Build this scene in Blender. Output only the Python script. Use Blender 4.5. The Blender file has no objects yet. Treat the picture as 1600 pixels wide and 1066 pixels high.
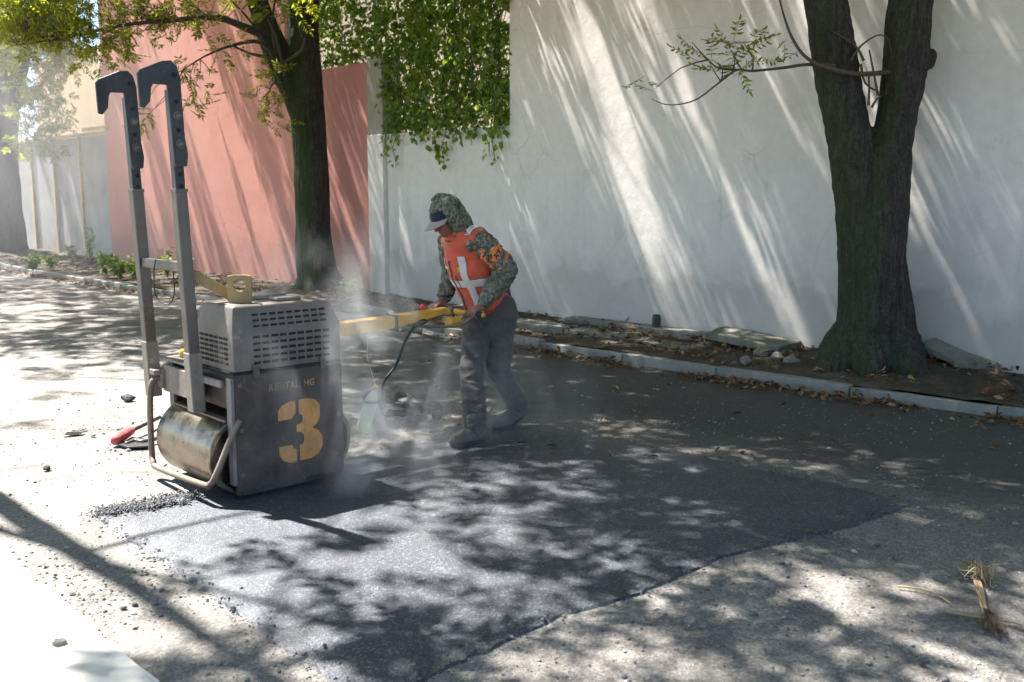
import bpy, bmesh, math, random
import numpy as np
from mathutils import Vector, Matrix, noise
random.seed(7); rng = np.random.default_rng(11)
S = bpy.context.scene; COL = S.collection
# ------------------------------------------------------------------ camera, sky, sun, exposure
PITCH = math.radians(8.5); CAMH = 1.6; FPX = 1555.0
cam = bpy.data.objects.new('camera', bpy.data.cameras.new('camera')); COL.objects.link(cam)
cam.location = (0, 0, CAMH); cam.rotation_euler = (math.radians(90) - PITCH, 0, 0)
cam.data.sensor_width = 36; cam.data.lens = FPX / 1600 * 36; cam.data.clip_end = 500; cam.data.clip_start = .05
cam.data.dof.use_dof = True; cam.data.dof.focus_distance = 6.0; cam.data.dof.aperture_fstop = 4.0
S.camera = cam
SUN_EL = math.radians(60.0)
TRAVEL = np.array([.825, -.565])                    # where sunlight goes, on the ground
TRAVEL = TRAVEL / np.linalg.norm(TRAVEL)
TO_SUN = np.array([-TRAVEL[0]*math.cos(SUN_EL), -TRAVEL[1]*math.cos(SUN_EL), math.sin(SUN_EL)])
W = bpy.data.worlds.new('World'); S.world = W; W.use_nodes = True
nt = W.node_tree; nt.nodes.clear()
wo = nt.nodes.new('ShaderNodeOutputWorld'); bg = nt.nodes.new('ShaderNodeBackground'); sky = nt.nodes.new('ShaderNodeTexSky')
sky.sky_type = 'NISHITA'; sky.sun_disc = False; sky.sun_elevation = SUN_EL
sky.sun_rotation = math.atan2(TO_SUN[0], TO_SUN[1]) % (2*math.pi); sky.dust_density = 2.5; sky.air_density = 1.0; sky.altitude = 2200
bg.inputs['Strength'].default_value = .075
nt.links.new(sky.outputs[0], bg.inputs[0]); nt.links.new(bg.outputs[0], wo.inputs[0])
sl = bpy.data.lights.new('sun', 'SUN'); sl.energy = 5.0; sl.angle = math.radians(.6); sl.color = (1, .965, .91)
sun = bpy.data.objects.new('sun', sl); COL.objects.link(sun); sun.location = (-8, 6, 14)
sun.rotation_euler = Vector(TO_SUN).to_track_quat('Z', 'Y').to_euler()
vs = S.view_settings; vs.view_transform = 'Standard'; vs.look = 'None'; vs.gamma = 1; vs.use_curve_mapping = False
vs.exposure = 2.2
S.render.engine = 'CYCLES'; cy = S.cycles; cy.use_denoising = True; cy.use_adaptive_sampling = True; cy.adaptive_threshold = .02
cy.max_bounces = 5; cy.diffuse_bounces = 3; cy.glossy_bounces = 2; cy.transmission_bounces = 4; cy.transparent_max_bounces = 8; cy.volume_bounces = 1
cy.sample_clamp_indirect = 6; cy.volume_step_rate = 1.0; cy.volume_max_steps = 64; cy.caustics_reflective = False; cy.caustics_refractive = False
# ------------------------------------------------------------------ survey helpers (photo point -> place in the world)
def ray(px, py):
    u = -(py-533)/FPX
    return np.array([(px-800)/FPX, math.cos(PITCH)+u*math.sin(PITCH), -math.sin(PITCH)+u*math.cos(PITCH)])
def G(px, py, z=0.):
    d = ray(px, py); return np.array([0, 0, CAMH]) + d*(z-CAMH)/d[2]
def AT(px, py, Y):
    d = ray(px, py); return np.array([0, 0, CAMH]) + d*Y/d[1]
def PX(p):
    p = np.asarray(p, float) - [0, 0, CAMH]
    f = p[..., 1]*math.cos(PITCH) - p[..., 2]*math.sin(PITCH); u = p[..., 1]*math.sin(PITCH) + p[..., 2]*math.cos(PITCH)
    return 800+FPX*p[..., 0]/f, 533-FPX*u/f
# ------------------------------------------------------------------ mesh helpers
class MB:
    def __init__(s): s.v = []; s.f = []; s.m = []
    def add(s, v, f, m=0):
        n = len(s.v); s.v += [tuple(map(float, p)) for p in v]; s.f += [[i+n for i in q] for q in f]; s.m += [m]*len(f); return s
    def box(s, lo, hi, m=0, M=None):
        v = [(x, y, z) for x in (lo[0], hi[0]) for y in (lo[1], hi[1]) for z in (lo[2], hi[2])]
        if M is not None: v = [M @ Vector(p) for p in v]
        return s.add(v, [(0,1,3,2),(4,6,7,5),(0,4,5,1),(2,3,7,6),(0,2,6,4),(1,5,7,3)], m)
    def tube(s, pts, r, n=8, cap=True, m=0, jit=None):
        P = [Vector(p) for p in pts]; k = len(P)
        R = list(r) if hasattr(r, '__len__') else [r]*k
        t0 = (P[1]-P[0]).normalized(); up = Vector((0,0,1)) if abs(t0.z) < .9 else Vector((1,0,0))
        a = t0.cross(up).normalized(); v = []
        for i in range(k):
            t = (P[min(i+1,k-1)]-P[max(i-1,0)]).normalized()
            a = (a - t*a.dot(t)).normalized(); b = t.cross(a)
            for j in range(n):
                th = 2*math.pi*j/n; rr = R[i]*(jit(i, th) if jit else 1)
                v.append(P[i]+(a*math.cos(th)+b*math.sin(th))*rr)
        f = [(i*n+j, i*n+(j+1)%n, (i+1)*n+(j+1)%n, (i+1)*n+j) for i in range(k-1) for j in range(n)]
        if cap: f += [tuple(range(n))[::-1], tuple((k-1)*n+j for j in range(n))]
        return s.add(v, f, m)
    def limb(s, pts, r, n=14):                      # rounded ends, for unions
        P = [Vector(p) for p in pts]; R = list(r)
        P, R = smooth_path(P, R, 5)
        d0 = (P[0]-P[1]).normalized(); d1 = (P[-1]-P[-2]).normalized()
        A = [(P[0]+d0*R[0]*math.sin(q), max(R[0]*math.cos(q), 1e-4)) for q in (1.5, 1.1, .7, .35)]
        B = [(P[-1]+d1*R[-1]*math.sin(q), max(R[-1]*math.cos(q), 1e-4)) for q in (.35, .7, 1.1, 1.5)]
        s.tube([q[0] for q in A]+P+[q[0] for q in B], [q[1] for q in A]+R+[q[1] for q in B], n); return s
    def ball(s, c, r, M=None, nu=16, nv=10, m=0):
        r = (r,)*3 if not hasattr(r, '__len__') else r; v = []
        for i in range(nv+1):
            ph = math.pi*i/nv
            for j in range(nu):
                th = 2*math.pi*j/nu
                p = Vector((r[0]*math.sin(ph)*math.cos(th), r[1]*math.sin(ph)*math.sin(th), r[2]*math.cos(ph)))
                if M is not None: p = M @ p
                v.append(p+Vector(c))
        f = [(i*nu+j, (i+1)*nu+j, (i+1)*nu+(j+1)%nu, i*nu+(j+1)%nu) for i in range(nv) for j in range(nu)]
        return s.add(v, f, m)
    def lathe(s, prof, n=24, M=None, m=0):          # prof (r,z), closed by caps
        v = []
        for r, z in prof:
            for j in range(n):
                th = 2*math.pi*j/n; p = Vector((r*math.cos(th), r*math.sin(th), z)); v.append(M @ p if M is not None else p)
        k = len(prof)
        f = [(i*n+j, i*n+(j+1)%n, (i+1)*n+(j+1)%n, (i+1)*n+j) for i in range(k-1) for j in range(n)]
        f += [tuple(range(n))[::-1], tuple((k-1)*n+j for j in range(n))]
        return s.add(v, f, m)
    def prism(s, poly, y0, y1, fn, m=0):            # 2D outline, fn(a,b,depth)->point
        n = len(poly); v = [fn(a, b, y0) for a, b in poly] + [fn(a, b, y1) for a, b in poly]
        f = [tuple(range(n)), tuple(range(2*n-1, n-1, -1))] + [(i, i+n, (i+1)%n+n, (i+1)%n) for i in range(n)]
        return s.add(v, f, m)
def smooth_path(P, R, k=4):
    P = [Vector(p) for p in P]; o = []; ro = []; n = len(P)
    for i in range(n-1):
        p0, p1, p2, p3 = P[max(i-1,0)], P[i], P[i+1], P[min(i+2,n-1)]
        for q in range(k):
            t = q/k
            o.append(.5*((2*p1)+(p2-p0)*t+(2*p0-5*p1+4*p2-p3)*t*t+(3*p1-p0-3*p2+p3)*t**3)); ro.append(R[i]+(R[i+1]-R[i])*t)
    return o+[P[-1]], ro+[R[-1]]
def tag(o, label=None, cat=None, group=None, kind=None):
    if label: o['label'] = label
    if cat: o['category'] = cat
    if group: o['group'] = group
    if kind: o['kind'] = kind
    return o
def empty(name, loc=(0,0,0), rz=0):
    o = bpy.data.objects.new(name, None); COL.objects.link(o); o.location = loc; o.rotation_euler = (0,0,rz); o.empty_display_size = .2; return o
def root_loc(o):
    while o.parent: o = o.parent
    return Vector(o.location)
def link(name, me, mats, parent=None, smooth=False, loc=None):
    for m in (mats if isinstance(mats, (list, tuple)) else [mats]): me.materials.append(m)
    o = bpy.data.objects.new(name, me); COL.objects.link(o)
    if smooth: me.polygons.foreach_set('use_smooth', np.ones(len(me.polygons), bool))
    if parent: o.parent = parent
    if loc is not None: o.location = loc
    me.update(); return o
def mk(name, mb, mats, parent=None, smooth=False, world=False, bevel=0, segs=2, loc=None, fix=True):
    """one mesh object. world=True: vertices are world coordinates, moved under the parent's base."""
    off = Vector((0,0,0))
    if world and parent: off = root_loc(parent)
    if loc is not None: off = Vector(loc)
    me = bpy.data.meshes.new(name); me.from_pydata([(p[0]-off.x, p[1]-off.y, p[2]-off.z) for p in mb.v], [], mb.f)
    me.polygons.foreach_set('material_index', np.array(mb.m, dtype=np.int32))
    if fix or bevel:
        bm = bmesh.new(); bm.from_mesh(me)
        if fix: bmesh.ops.recalc_face_normals(bm, faces=bm.faces)
        if bevel:
            ed = [e for e in bm.edges if len(e.link_faces) == 2 and e.calc_face_angle(0) > .5]
            bmesh.ops.bevel(bm, geom=ed, offset=bevel, segments=segs, affect='EDGES', profile=.5, clamp_overlap=True)
        bm.to_mesh(me); bm.free()
    o = link(name, me, mats, parent, smooth, loc)
    if smooth and bevel: me.set_sharp_from_angle(angle=math.radians(50))
    return o
def npmesh(name, V, F, mats, parent=None, smooth=False, off=None):
    """fast mesh from arrays, all faces with the same corner count"""
    V = np.asarray(V, np.float32); F = np.asarray(F, np.int32)
    if off is not None: V = V - np.asarray(off, np.float32)
    me = bpy.data.meshes.new(name); k = F.shape[1]
    me.vertices.add(len(V)); me.vertices.foreach_set('co', V.ravel())
    me.loops.add(F.size); me.loops.foreach_set('vertex_index', F.ravel())
    me.polygons.add(len(F)); me.polygons.foreach_set('loop_start', np.arange(0, F.size, k, dtype=np.int32)); me.polygons.foreach_set('loop_total', np.full(len(F), k, np.int32))
    me.update(calc_edges=True); me.validate()
    return link(name, me, mats, parent, smooth)
def union(mb, voxel, smooth_it=4, fac=.5, disp=None):
    """voxel union of closed shells -> one continuous mesh (world coordinates)"""
    me = bpy.data.meshes.new('tmp'); me.from_pydata(mb.v, [], mb.f)
    bm = bmesh.new(); bm.from_mesh(me); bmesh.ops.recalc_face_normals(bm, faces=bm.faces); bm.to_mesh(me); bm.free()
    o = bpy.data.objects.new('tmp', me); COL.objects.link(o)
    r = o.modifiers.new('r', 'REMESH'); r.mode = 'VOXEL'; r.voxel_size = voxel
    if smooth_it:
        q = o.modifiers.new('s', 'SMOOTH'); q.factor = fac; q.iterations = smooth_it
    dg = bpy.context.evaluated_depsgraph_get(); ev = o.evaluated_get(dg)
    out = bpy.data.meshes.new_from_object(ev); bpy.data.objects.remove(o); bpy.data.meshes.remove(me)
    if disp:
        n = len(out.vertices); co = np.empty(n*3); out.vertices.foreach_get('co', co); co = co.reshape(-1, 3)
        no = np.array([v.normal[:] for v in out.vertices])
        d = np.array([disp(Vector(c), Vector(q)) for c, q in zip(co, no)])
        out.vertices.foreach_set('co', (co+no*d[:, None]).ravel()); out.update()
    return out
def place(name, me, mats, parent, off=None):
    if off is None: off = root_loc(parent)
    me.transform(Matrix.Translation(-Vector(off))); me.materials.clear()
    return link(name, me, mats, parent, True)
def copy_tree(o, parent=None):
    c = o.copy(); COL.objects.link(c)
    if parent: c.parent = parent
    for ch in list(o.children): copy_tree(ch, c)
    return c
# ------------------------------------------------------------------ materials
def mat(name):
    m = bpy.data.materials.new(name); m.use_nodes = True; t = m.node_tree; t.nodes.clear()
    return m, t, t.nodes.new('ShaderNodeOutputMaterial')
def nd(t, typ, **kw):
    n = t.nodes.new(typ)
    for k, v in kw.items():
        if k in n.inputs: n.inputs[k].default_value = v
        else: setattr(n, k, v)
    return n
def ramp(t, src, stops, interp='LINEAR'):
    r = t.nodes.new('ShaderNodeValToRGB'); r.color_ramp.interpolation = interp; e = r.color_ramp.elements
    while len(e) < len(stops): e.new(.5)
    for q, (p, c) in zip(e, stops):
        q.position = p; q.color = (*c, 1) if hasattr(c, '__len__') else (c, c, c, 1)
    t.links.new(src, r.inputs[0]); return r.outputs[0]
def coords(t, scale=(1,1,1), kind='Object'):
    tc = t.nodes.new('ShaderNodeTexCoord')
    if scale == (1,1,1): return tc.outputs[kind]
    mp = t.nodes.new('ShaderNodeMapping'); mp.inputs['Scale'].default_value = scale
    t.links.new(tc.outputs[kind], mp.inputs[0]); return mp.outputs[0]
def tex(t, co, scale, detail=4, rough=.55, dist=0):
    n = nd(t, 'ShaderNodeTexNoise'); n.inputs['Scale'].default_value = scale; n.inputs['Detail'].default_value = detail
    n.inputs['Roughness'].default_value = rough; n.inputs['Distortion'].default_value = dist; t.links.new(co, n.inputs['Vector']); return n.outputs[0]
def vor(t, co, scale, feature='F1', out=0):
    n = nd(t, 'ShaderNodeTexVoronoi', feature=feature); n.inputs['Scale'].default_value = scale; t.links.new(co, n.inputs['Vector']); return n.outputs[out]
def mix(t, fac, a, b, mode='MIX'):
    n = nd(t, 'ShaderNodeMix', data_type='RGBA', blend_type=mode)
    for sock, v in ((n.inputs[0], fac), (n.inputs[6], a), (n.inputs[7], b)):
        if isinstance(v, bpy.types.NodeSocket): t.links.new(v, sock)
        elif hasattr(v, '__len__'): sock.default_value = (*v, 1)
        else: sock.default_value = v
    return n.outputs[2]
def bump(t, h, strength=.3, dist=.01, nrm=None):
    b = nd(t, 'ShaderNodeBump'); b.inputs['Strength'].default_value = strength; b.inputs['Distance'].default_value = dist
    t.links.new(h, b.inputs['Height'])
    if nrm: t.links.new(nrm, b.inputs['Normal'])
    return b.outputs[0]
def pbr(t, out, col, rough=.7, metal=0, nrm=None, spec=.5, **kw):
    p = t.nodes.new('ShaderNodeBsdfPrincipled')
    for k, v in (('Base Color', col), ('Roughness', rough), ('Metallic', metal), ('Specular IOR Level', spec)):
        if isinstance(v, bpy.types.NodeSocket): t.links.new(v, p.inputs[k])
        else: p.inputs[k].default_value = (*v, 1) if hasattr(v, '__len__') else v
    for k, v in kw.items(): p.inputs[k].default_value = v
    if nrm: t.links.new(nrm, p.inputs['Normal'])
    t.links.new(p.outputs[0], out.inputs[0]); return p
def simple(name, col, rough=.6, metal=0, var=.25, scale=8, bs=.1, bd=.003, dirt=None, dirt_amt=.5):
    m, t, o = mat(name); co = coords(t); n = tex(t, co, scale, 5)
    c = mix(t, 1, ramp(t, n, [(.25, tuple(x*(1-var) for x in col)), (.75, tuple(min(1, x*(1+var)) for x in col))]), (1,1,1), 'MULTIPLY')
    if dirt:
        c = mix(t, ramp(t, tex(t, co, scale*.45, 8, .7), [(.45, 0.), (.7, dirt_amt)]), c, dirt)
    pbr(t, o, c, rough, metal, bump(t, tex(t, co, scale*6, 4), bs, bd)); return m
# materials of the place
def m_plaster(name, col, stain=(.35,.33,.3), low=True, tint=None):
    m, t, o = mat(name); co = coords(t)
    big = tex(t, co, .5, 5, .6); fine = tex(t, co, 9, 6, .65)
    c = ramp(t, big, [(.3, tuple(x*.9 for x in col)), (.7, col)])
    c = mix(t, ramp(t, fine, [(.35, .0), (.8, .18)]), c, stain)
    if low:     # splash dirt and flaking paint near the ground, a real stain band with its own ragged edge
        sep = nd(t, 'ShaderNodeSeparateXYZ'); t.links.new(co, sep.inputs[0])
        ma = nd(t, 'ShaderNodeMath', operation='MULTIPLY_ADD'); t.links.new(tex(t, co, 1.6, 6, .65), ma.inputs[0]); ma.inputs[1].default_value = -1.3; t.links.new(sep.outputs[2], ma.inputs[2])
        c = mix(t, ramp(t, ma.outputs[0], [(0., .5), (.1, .3), (.35, .12), (.9, 0.)]), c, stain)
    fl = tex(t, co, 3.2, 9, .72, .6); c = mix(t, ramp(t, fl, [(.60, 0.), (.63, .4)]), c, tuple(x*.72 for x in col))      # flaked and repainted patches
    wv = nd(t, 'ShaderNodeVectorMath', operation='ADD'); nz_ = nd(t, 'ShaderNodeTexNoise'); nz_.inputs['Scale'].default_value = 2.5; t.links.new(co, nz_.inputs['Vector']); t.links.new(co, wv.inputs[0]); sv_ = nd(t, 'ShaderNodeVectorMath', operation='SCALE'); sv_.inputs['Scale'].default_value = .3; t.links.new(nz_.outputs[1], sv_.inputs[0]); t.links.new(sv_.outputs[0], wv.inputs[1])
    ck = ramp(t, vor(t, wv.outputs[0], .9, 'DISTANCE_TO_EDGE'), [(.001, .4), (.005, 0.)]); cm = nd(t, 'ShaderNodeMath', operation='MULTIPLY'); t.links.new(ck, cm.inputs[0]); t.links.new(ramp(t, tex(t, co, .8, 3), [(.5, 0.), (.58, 1.)]), cm.inputs[1])
    c = mix(t, cm.outputs[0], c, tuple(x*.35 for x in col))       # hairline cracks
    # long vertical water marks
    st = tex(t, coords(t, (1, 1, .06)), 5, 4, .6)
    c = mix(t, ramp(t, st, [(.52, 0.), (.75, .22)]), c, tuple(x*.6 for x in col))
    n1 = bump(t, tex(t, co, 1.4, 3), .35, .03); n2 = bump(t, tex(t, co, 26, 6, .7), .32, .006, n1)
    pbr(t, o, c, .9, 0, n2, .25); return m
M = {}
M['white'] = m_plaster('white_plaster', (.84,.785,.74), (.27,.245,.215))
M['pink'] = m_plaster('pink_plaster', (.61,.275,.23), (.38,.22,.19))
M['beige'] = m_plaster('beige_plaster', (.68,.5,.32), (.5,.4,.3), False)
M['cream'] = m_plaster('cream_plaster', (.72,.66,.52), (.5,.45,.4), False)
M['column'] = m_plaster('weathered_concrete', (.42,.39,.32), (.14,.12,.09))
M['grey_sheet'] = simple('grey_sheet_metal', (.33,.305,.275), .75, 0, .25, 2, .15, .004, (.45,.42,.38), .6)
M['tan'] = simple('tan_painted_timber', (.55,.42,.24), .8, 0, .2, 6)
def m_road():
    m, t, o = mat('worn_asphalt'); co = coords(t)
    b = tex(t, co, .45, 6, .62, .4); md = tex(t, co, 2.3, 6, .65); fi = tex(t, co, 55, 4, .7); agg = vor(t, co, 130)
    c = ramp(t, b, [(.32, (.19,.176,.165)), (.5, (.265,.247,.228)), (.68, (.345,.318,.285))])
    c = mix(t, ramp(t, md, [(.42, .0), (.6, .55)]), c, (.39,.365,.33))               # dust
    c = mix(t, ramp(t, tex(t, co, 1.1, 7, .7, 1.), [(.56, 0.), (.66, .7)]), c, (.10,.096,.092))   # oil and tar stains
    c = mix(t, .5, c, ramp(t, vor(t, co, 85, 'F1', 1), [(.2, .22), (.5, .46), (.8, .8)]), 'OVERLAY')
    c = mix(t, .55, c, ramp(t, agg, [(.0, (.42,.41,.39)), (.35, (.26,.25,.24)), (.8, (.12,.115,.11))]), 'OVERLAY')
    c = mix(t, ramp(t, fi, [(.35, .35), (.6, 0.)]), c, (.11,.105,.10))
    # tarred lane along the gutter, its colour deepened for the tree shade
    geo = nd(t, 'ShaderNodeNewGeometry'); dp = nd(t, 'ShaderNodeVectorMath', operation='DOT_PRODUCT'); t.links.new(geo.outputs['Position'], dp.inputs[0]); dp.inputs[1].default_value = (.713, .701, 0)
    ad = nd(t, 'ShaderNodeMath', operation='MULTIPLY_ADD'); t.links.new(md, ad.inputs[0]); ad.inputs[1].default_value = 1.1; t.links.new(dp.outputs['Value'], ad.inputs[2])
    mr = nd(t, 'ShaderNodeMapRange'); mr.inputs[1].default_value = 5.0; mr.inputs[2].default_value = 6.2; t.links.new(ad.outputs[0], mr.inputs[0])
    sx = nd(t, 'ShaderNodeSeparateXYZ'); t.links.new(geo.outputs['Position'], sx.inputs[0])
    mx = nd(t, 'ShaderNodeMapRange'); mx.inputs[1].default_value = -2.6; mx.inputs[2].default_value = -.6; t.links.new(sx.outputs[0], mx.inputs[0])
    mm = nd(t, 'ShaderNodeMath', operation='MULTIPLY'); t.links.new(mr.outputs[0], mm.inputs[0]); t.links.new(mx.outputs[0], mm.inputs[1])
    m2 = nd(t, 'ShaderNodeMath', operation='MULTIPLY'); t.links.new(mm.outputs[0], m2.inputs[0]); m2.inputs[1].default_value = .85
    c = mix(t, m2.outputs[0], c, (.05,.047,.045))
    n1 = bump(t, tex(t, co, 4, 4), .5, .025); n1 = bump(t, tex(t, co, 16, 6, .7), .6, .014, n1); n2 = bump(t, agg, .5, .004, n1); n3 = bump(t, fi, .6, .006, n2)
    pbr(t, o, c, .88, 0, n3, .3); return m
M['road'] = m_road()
def m_fresh():
    m, t, o = mat('fresh_asphalt'); co = coords(t)
    agg = vor(t, co, 120); ag2 = vor(t, co, 300); n = tex(t, co, 2.0, 5, .6)
    cell = vor(t, co, 95, 'F1', 1); ce2 = vor(t, co, 190, 'F1', 1)
    c = ramp(t, cell, [(.15, (.004,.005,.008)), (.5, (.010,.0125,.021)), (.72, (.032,.038,.056)), (.85, (.15,.165,.21))])
    c = mix(t, .45, c, ramp(t, ce2, [(.2, (.004,.005,.008)), (.6, (.018,.022,.033)), (.85, (.12,.135,.17))]))
    c = mix(t, ramp(t, n, [(.4, 0.), (.7, .35)]), c, (.016,.019,.028))
    n1 = bump(t, tex(t, co, 5, 3), .2, .01); n2 = bump(t, agg, .6, .0035, n1); n3 = bump(t, ag2, .6, .002, n2)
    pbr(t, o, c, ramp(t, n, [(.3, .55), (.7, .68)]), 0, n3, .5, IOR=1.74); return m
M['fresh'] = m_fresh()
M['slab'] = simple('pale_concrete', (.62,.59,.54), .9, 0, .12, 5, .3, .006, (.35,.32,.28), .35)
M['kerb'] = simple('kerb_concrete', (.25,.24,.22), .9, 0, .25, 7, .4, .006, (.12,.125,.10), .8)
M['mossy'] = simple('mossy_concrete', (.22,.21,.185), .95, 0, .35, 6, .7, .015, (.06,.075,.03), .9)
def m_soil():
    m, t, o = mat('verge_soil'); co = coords(t)
    c = ramp(t, tex(t, co, 3, 7, .65), [(.3, (.05,.04,.03)), (.5, (.10,.083,.065)), (.72, (.19,.165,.135))])
    c = mix(t, ramp(t, tex(t, co, 40, 4, .7), [(.4, .5), (.6, 0.)]), c, (.035,.028,.022))
    pbr(t, o, c, .95, 0, bump(t, tex(t, co, 30, 6, .7), .8, .02), .2); return m
M['soil'] = m_soil()
def m_bark(name, moss_amt, dirn):
    m, t, o = mat(name); cs = coords(t, (1, 1, .16)); co = coords(t)
    r0 = tex(t, cs, 26, 6, .65, .6); b = tex(t, co, 2.2, 4)
    wv = nd(t, 'ShaderNodeVectorMath', operation='ADD'); nz_ = nd(t, 'ShaderNodeTexNoise'); nz_.inputs['Scale'].default_value = 7; t.links.new(coords(t, (1,1,.3)), wv.inputs[0]); t.links.new(coords(t), nz_.inputs['Vector']); sc_ = nd(t, 'ShaderNodeVectorMath', operation='SCALE'); sc_.inputs['Scale'].default_value = .2; t.links.new(nz_.outputs[1], sc_.inputs[0]); t.links.new(sc_.outputs[0], wv.inputs[1])
    pl_ = ramp(t, vor(t, wv.outputs[0], 30, 'DISTANCE_TO_EDGE'), [(.0, .25), (.10, .6), (.5, .8)]); r = mix(t, .3, r0, pl_)
    c = ramp(t, r, [(.3, (.016,.0135,.0115)), (.48, (.045,.038,.033)), (.72, (.115,.098,.084))])
    c = mix(t, ramp(t, b, [(.4, 0.), (.65, .5)]), c, (.028,.025,.022))
    c = mix(t, ramp(t, tex(t, co, 6.5, 8, .75), [(.60, 0.), (.66, .55)]), c, (.12,.118,.10))
    geo = nd(t, 'ShaderNodeNewGeometry'); dp = nd(t, 'ShaderNodeVectorMath', operation='DOT_PRODUCT')
    t.links.new(geo.outputs['Normal'], dp.inputs[0]); dp.inputs[1].default_value = dirn
    ad = nd(t, 'ShaderNodeMath', operation='MULTIPLY_ADD'); t.links.new(tex(t, co, 5, 7, .75), ad.inputs[0]); ad.inputs[1].default_value = 1.7; t.links.new(dp.outputs['Value'], ad.inputs[2])
    c = mix(t, ramp(t, ad.outputs[0], [(.9, 0.), (1.0, moss_amt)]), c, ramp(t, tex(t, co, 60, 3), [(.3, (.014,.03,.006)), (.7, (.055,.095,.02))]))
    pbr(t, o, c, .92, 0, bump(t, r, 1., .028, bump(t, tex(t, co, 70, 4), .4, .004)), .25); return m
M['bark_mossy'] = m_bark('mossy_bark', .6, (-.85, -.3, 0)); M['bark'] = m_bark('furrowed_bark', .3, (-.9, .1, 0)); M['twig'] = simple('twig_bark', (.085,.065,.05), .9, 0, .3, 20)
def m_leaf(name, c0, c1, c2, trans=.5, tcol=1.6, rough=.5):
    m, t, o = mat(name); geo = nd(t, 'ShaderNodeNewGeometry')
    c = ramp(t, geo.outputs['Random Per Island'], [(0., c0), (.5, c1), (1., c2)])
    d = nd(t, 'ShaderNodeBsdfPrincipled'); d.inputs['Roughness'].default_value = rough; d.inputs['Specular IOR Level'].default_value = .35; t.links.new(c, d.inputs['Base Color'])
    tr = nd(t, 'ShaderNodeBsdfTranslucent'); t.links.new(mix(t, 1, c, (tcol*1.25, tcol*1.1, tcol*.5), 'MULTIPLY'), tr.inputs[0])
    mx = nd(t, 'ShaderNodeMixShader'); mx.inputs[0].default_value = trans
    t.links.new(d.outputs[0], mx.inputs[1]); t.links.new(tr.outputs[0], mx.inputs[2]); t.links.new(mx.outputs[0], o.inputs[0]); return m
M['leaf'] = m_leaf('ash_leaf', (.085,.115,.02), (.125,.16,.026), (.175,.195,.032), .55, 2.6)
M['ivy'] = m_leaf('ivy_leaf', (.05,.10,.016), (.10,.17,.032), (.20,.26,.06), .5, 2.4, .42)
M['weed'] = m_leaf('weed_leaf', (.07,.13,.02), (.11,.19,.03), (.16,.24,.05), .45, 1.8)
M['litter'] = m_leaf('dry_leaf', (.06,.032,.016), (.19,.085,.03), (.36,.25,.14), .1, 1., .8)
M['gravel'] = None
def m_island(name, stops, rough=.9):
    m, t, o = mat(name); geo = nd(t, 'ShaderNodeNewGeometry'); co = coords(t)
    c = mix(t, .4, ramp(t, geo.outputs['Random Per Island'], stops), ramp(t, tex(t, co, 60, 4), [(.3, .25), (.7, .75)]), 'OVERLAY')
    pbr(t, o, c, rough, 0, bump(t, tex(t, co, 90, 4), .5, .003), .3); return m
M['gravel'] = m_island('loose_gravel', [(0., (.08,.077,.074)), (.5, (.17,.163,.155)), (1., (.32,.31,.29))])
M['crumb'] = m_island('asphalt_crumb', [(0., (.025,.026,.03)), (1., (.075,.078,.085))], .55)
# ------------------------------------------------------------------ setting: ground, road, verge, kerb
def grid(x0, x1, y0, y1, nx, ny, fz):
    xs = np.linspace(x0, x1, nx); ys = np.linspace(y0, y1, ny); X, Y = np.meshgrid(xs, ys)
    V = np.stack([X.ravel(), Y.ravel(), np.array([fz(a, b) for a, b in zip(X.ravel(), Y.ravel())])], 1)
    i = np.arange(nx*ny).reshape(ny, nx); F = np.stack([i[:-1,:-1], i[:-1,1:], i[1:,1:], i[1:,:-1]], -1).reshape(-1, 4)
    return V, F
g = MB().add([(-60,-60,-.06),(60,-60,-.06),(60,60,-.06),(-60,60,-.06)], [(0,1,2,3)])
tag(mk('ground', g, M['soil']), kind='structure')
def road_z(x, y): return .012*noise.noise(Vector((x*.6, y*.6, 3)))+.006*noise.noise(Vector((x*2.3, y*2.3, 1)))+.003*noise.noise(Vector((x*6, y*6, 7)))-.012
V, F = grid(-22, 9, -3, 32, 311, 351, road_z)
road = tag(npmesh('road', V, F, M['road'], smooth=True), kind='structure')
WD = np.array([.682, -.731]); WD /= np.linalg.norm(WD)         # along the walls, towards the right of the photo
WN = np.array([-WD[1], WD[0]])                                  # away from the street
if WN[1] < 0: WN = -WN
W0 = np.array([-.08, 12.55])
def wp(t, d=0, z=0): p = W0+WD*t+WN*d; return (p[0], p[1], z)
def wall_t(px):                                                  # distance along the wall seen at a photo column
    k = (px-800)/FPX; c = math.cos(PITCH); s0 = CAMH*math.sin(PITCH)*.6
    return (k*(W0[1]*c+s0)-W0[0])/(WD[0]-k*WD[1]*c)
KERB = [np.array(q) for q in [(8.2,2.4),(3.66,6.96),(2.56,7.98),(1.9,8.6),(1.2,9.33),(.54,10.02),(-.14,10.75),(-1.05,11.55),(-3.4,13.75),(-6.33,16.5),(-8.8,19.1),(-11.02,21.5),(-14,25)]]
kl = [0]
for a, b in zip(KERB[:-1], KERB[1:]): kl.append(kl[-1]+np.linalg.norm(b-a))
def kerb_at(s):
    return np.array([np.interp(s, kl, [k[0] for k in KERB]), np.interp(s, kl, [k[1] for k in KERB])])
def kerb_dir(s): d = kerb_at(s+.05)-kerb_at(s-.05); return d/np.linalg.norm(d)
TREE2 = np.array([3.10, 8.42]); TREE1 = np.array([-2.87, 14.85]); TREE0 = np.array([-12.1, 24.1])
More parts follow.
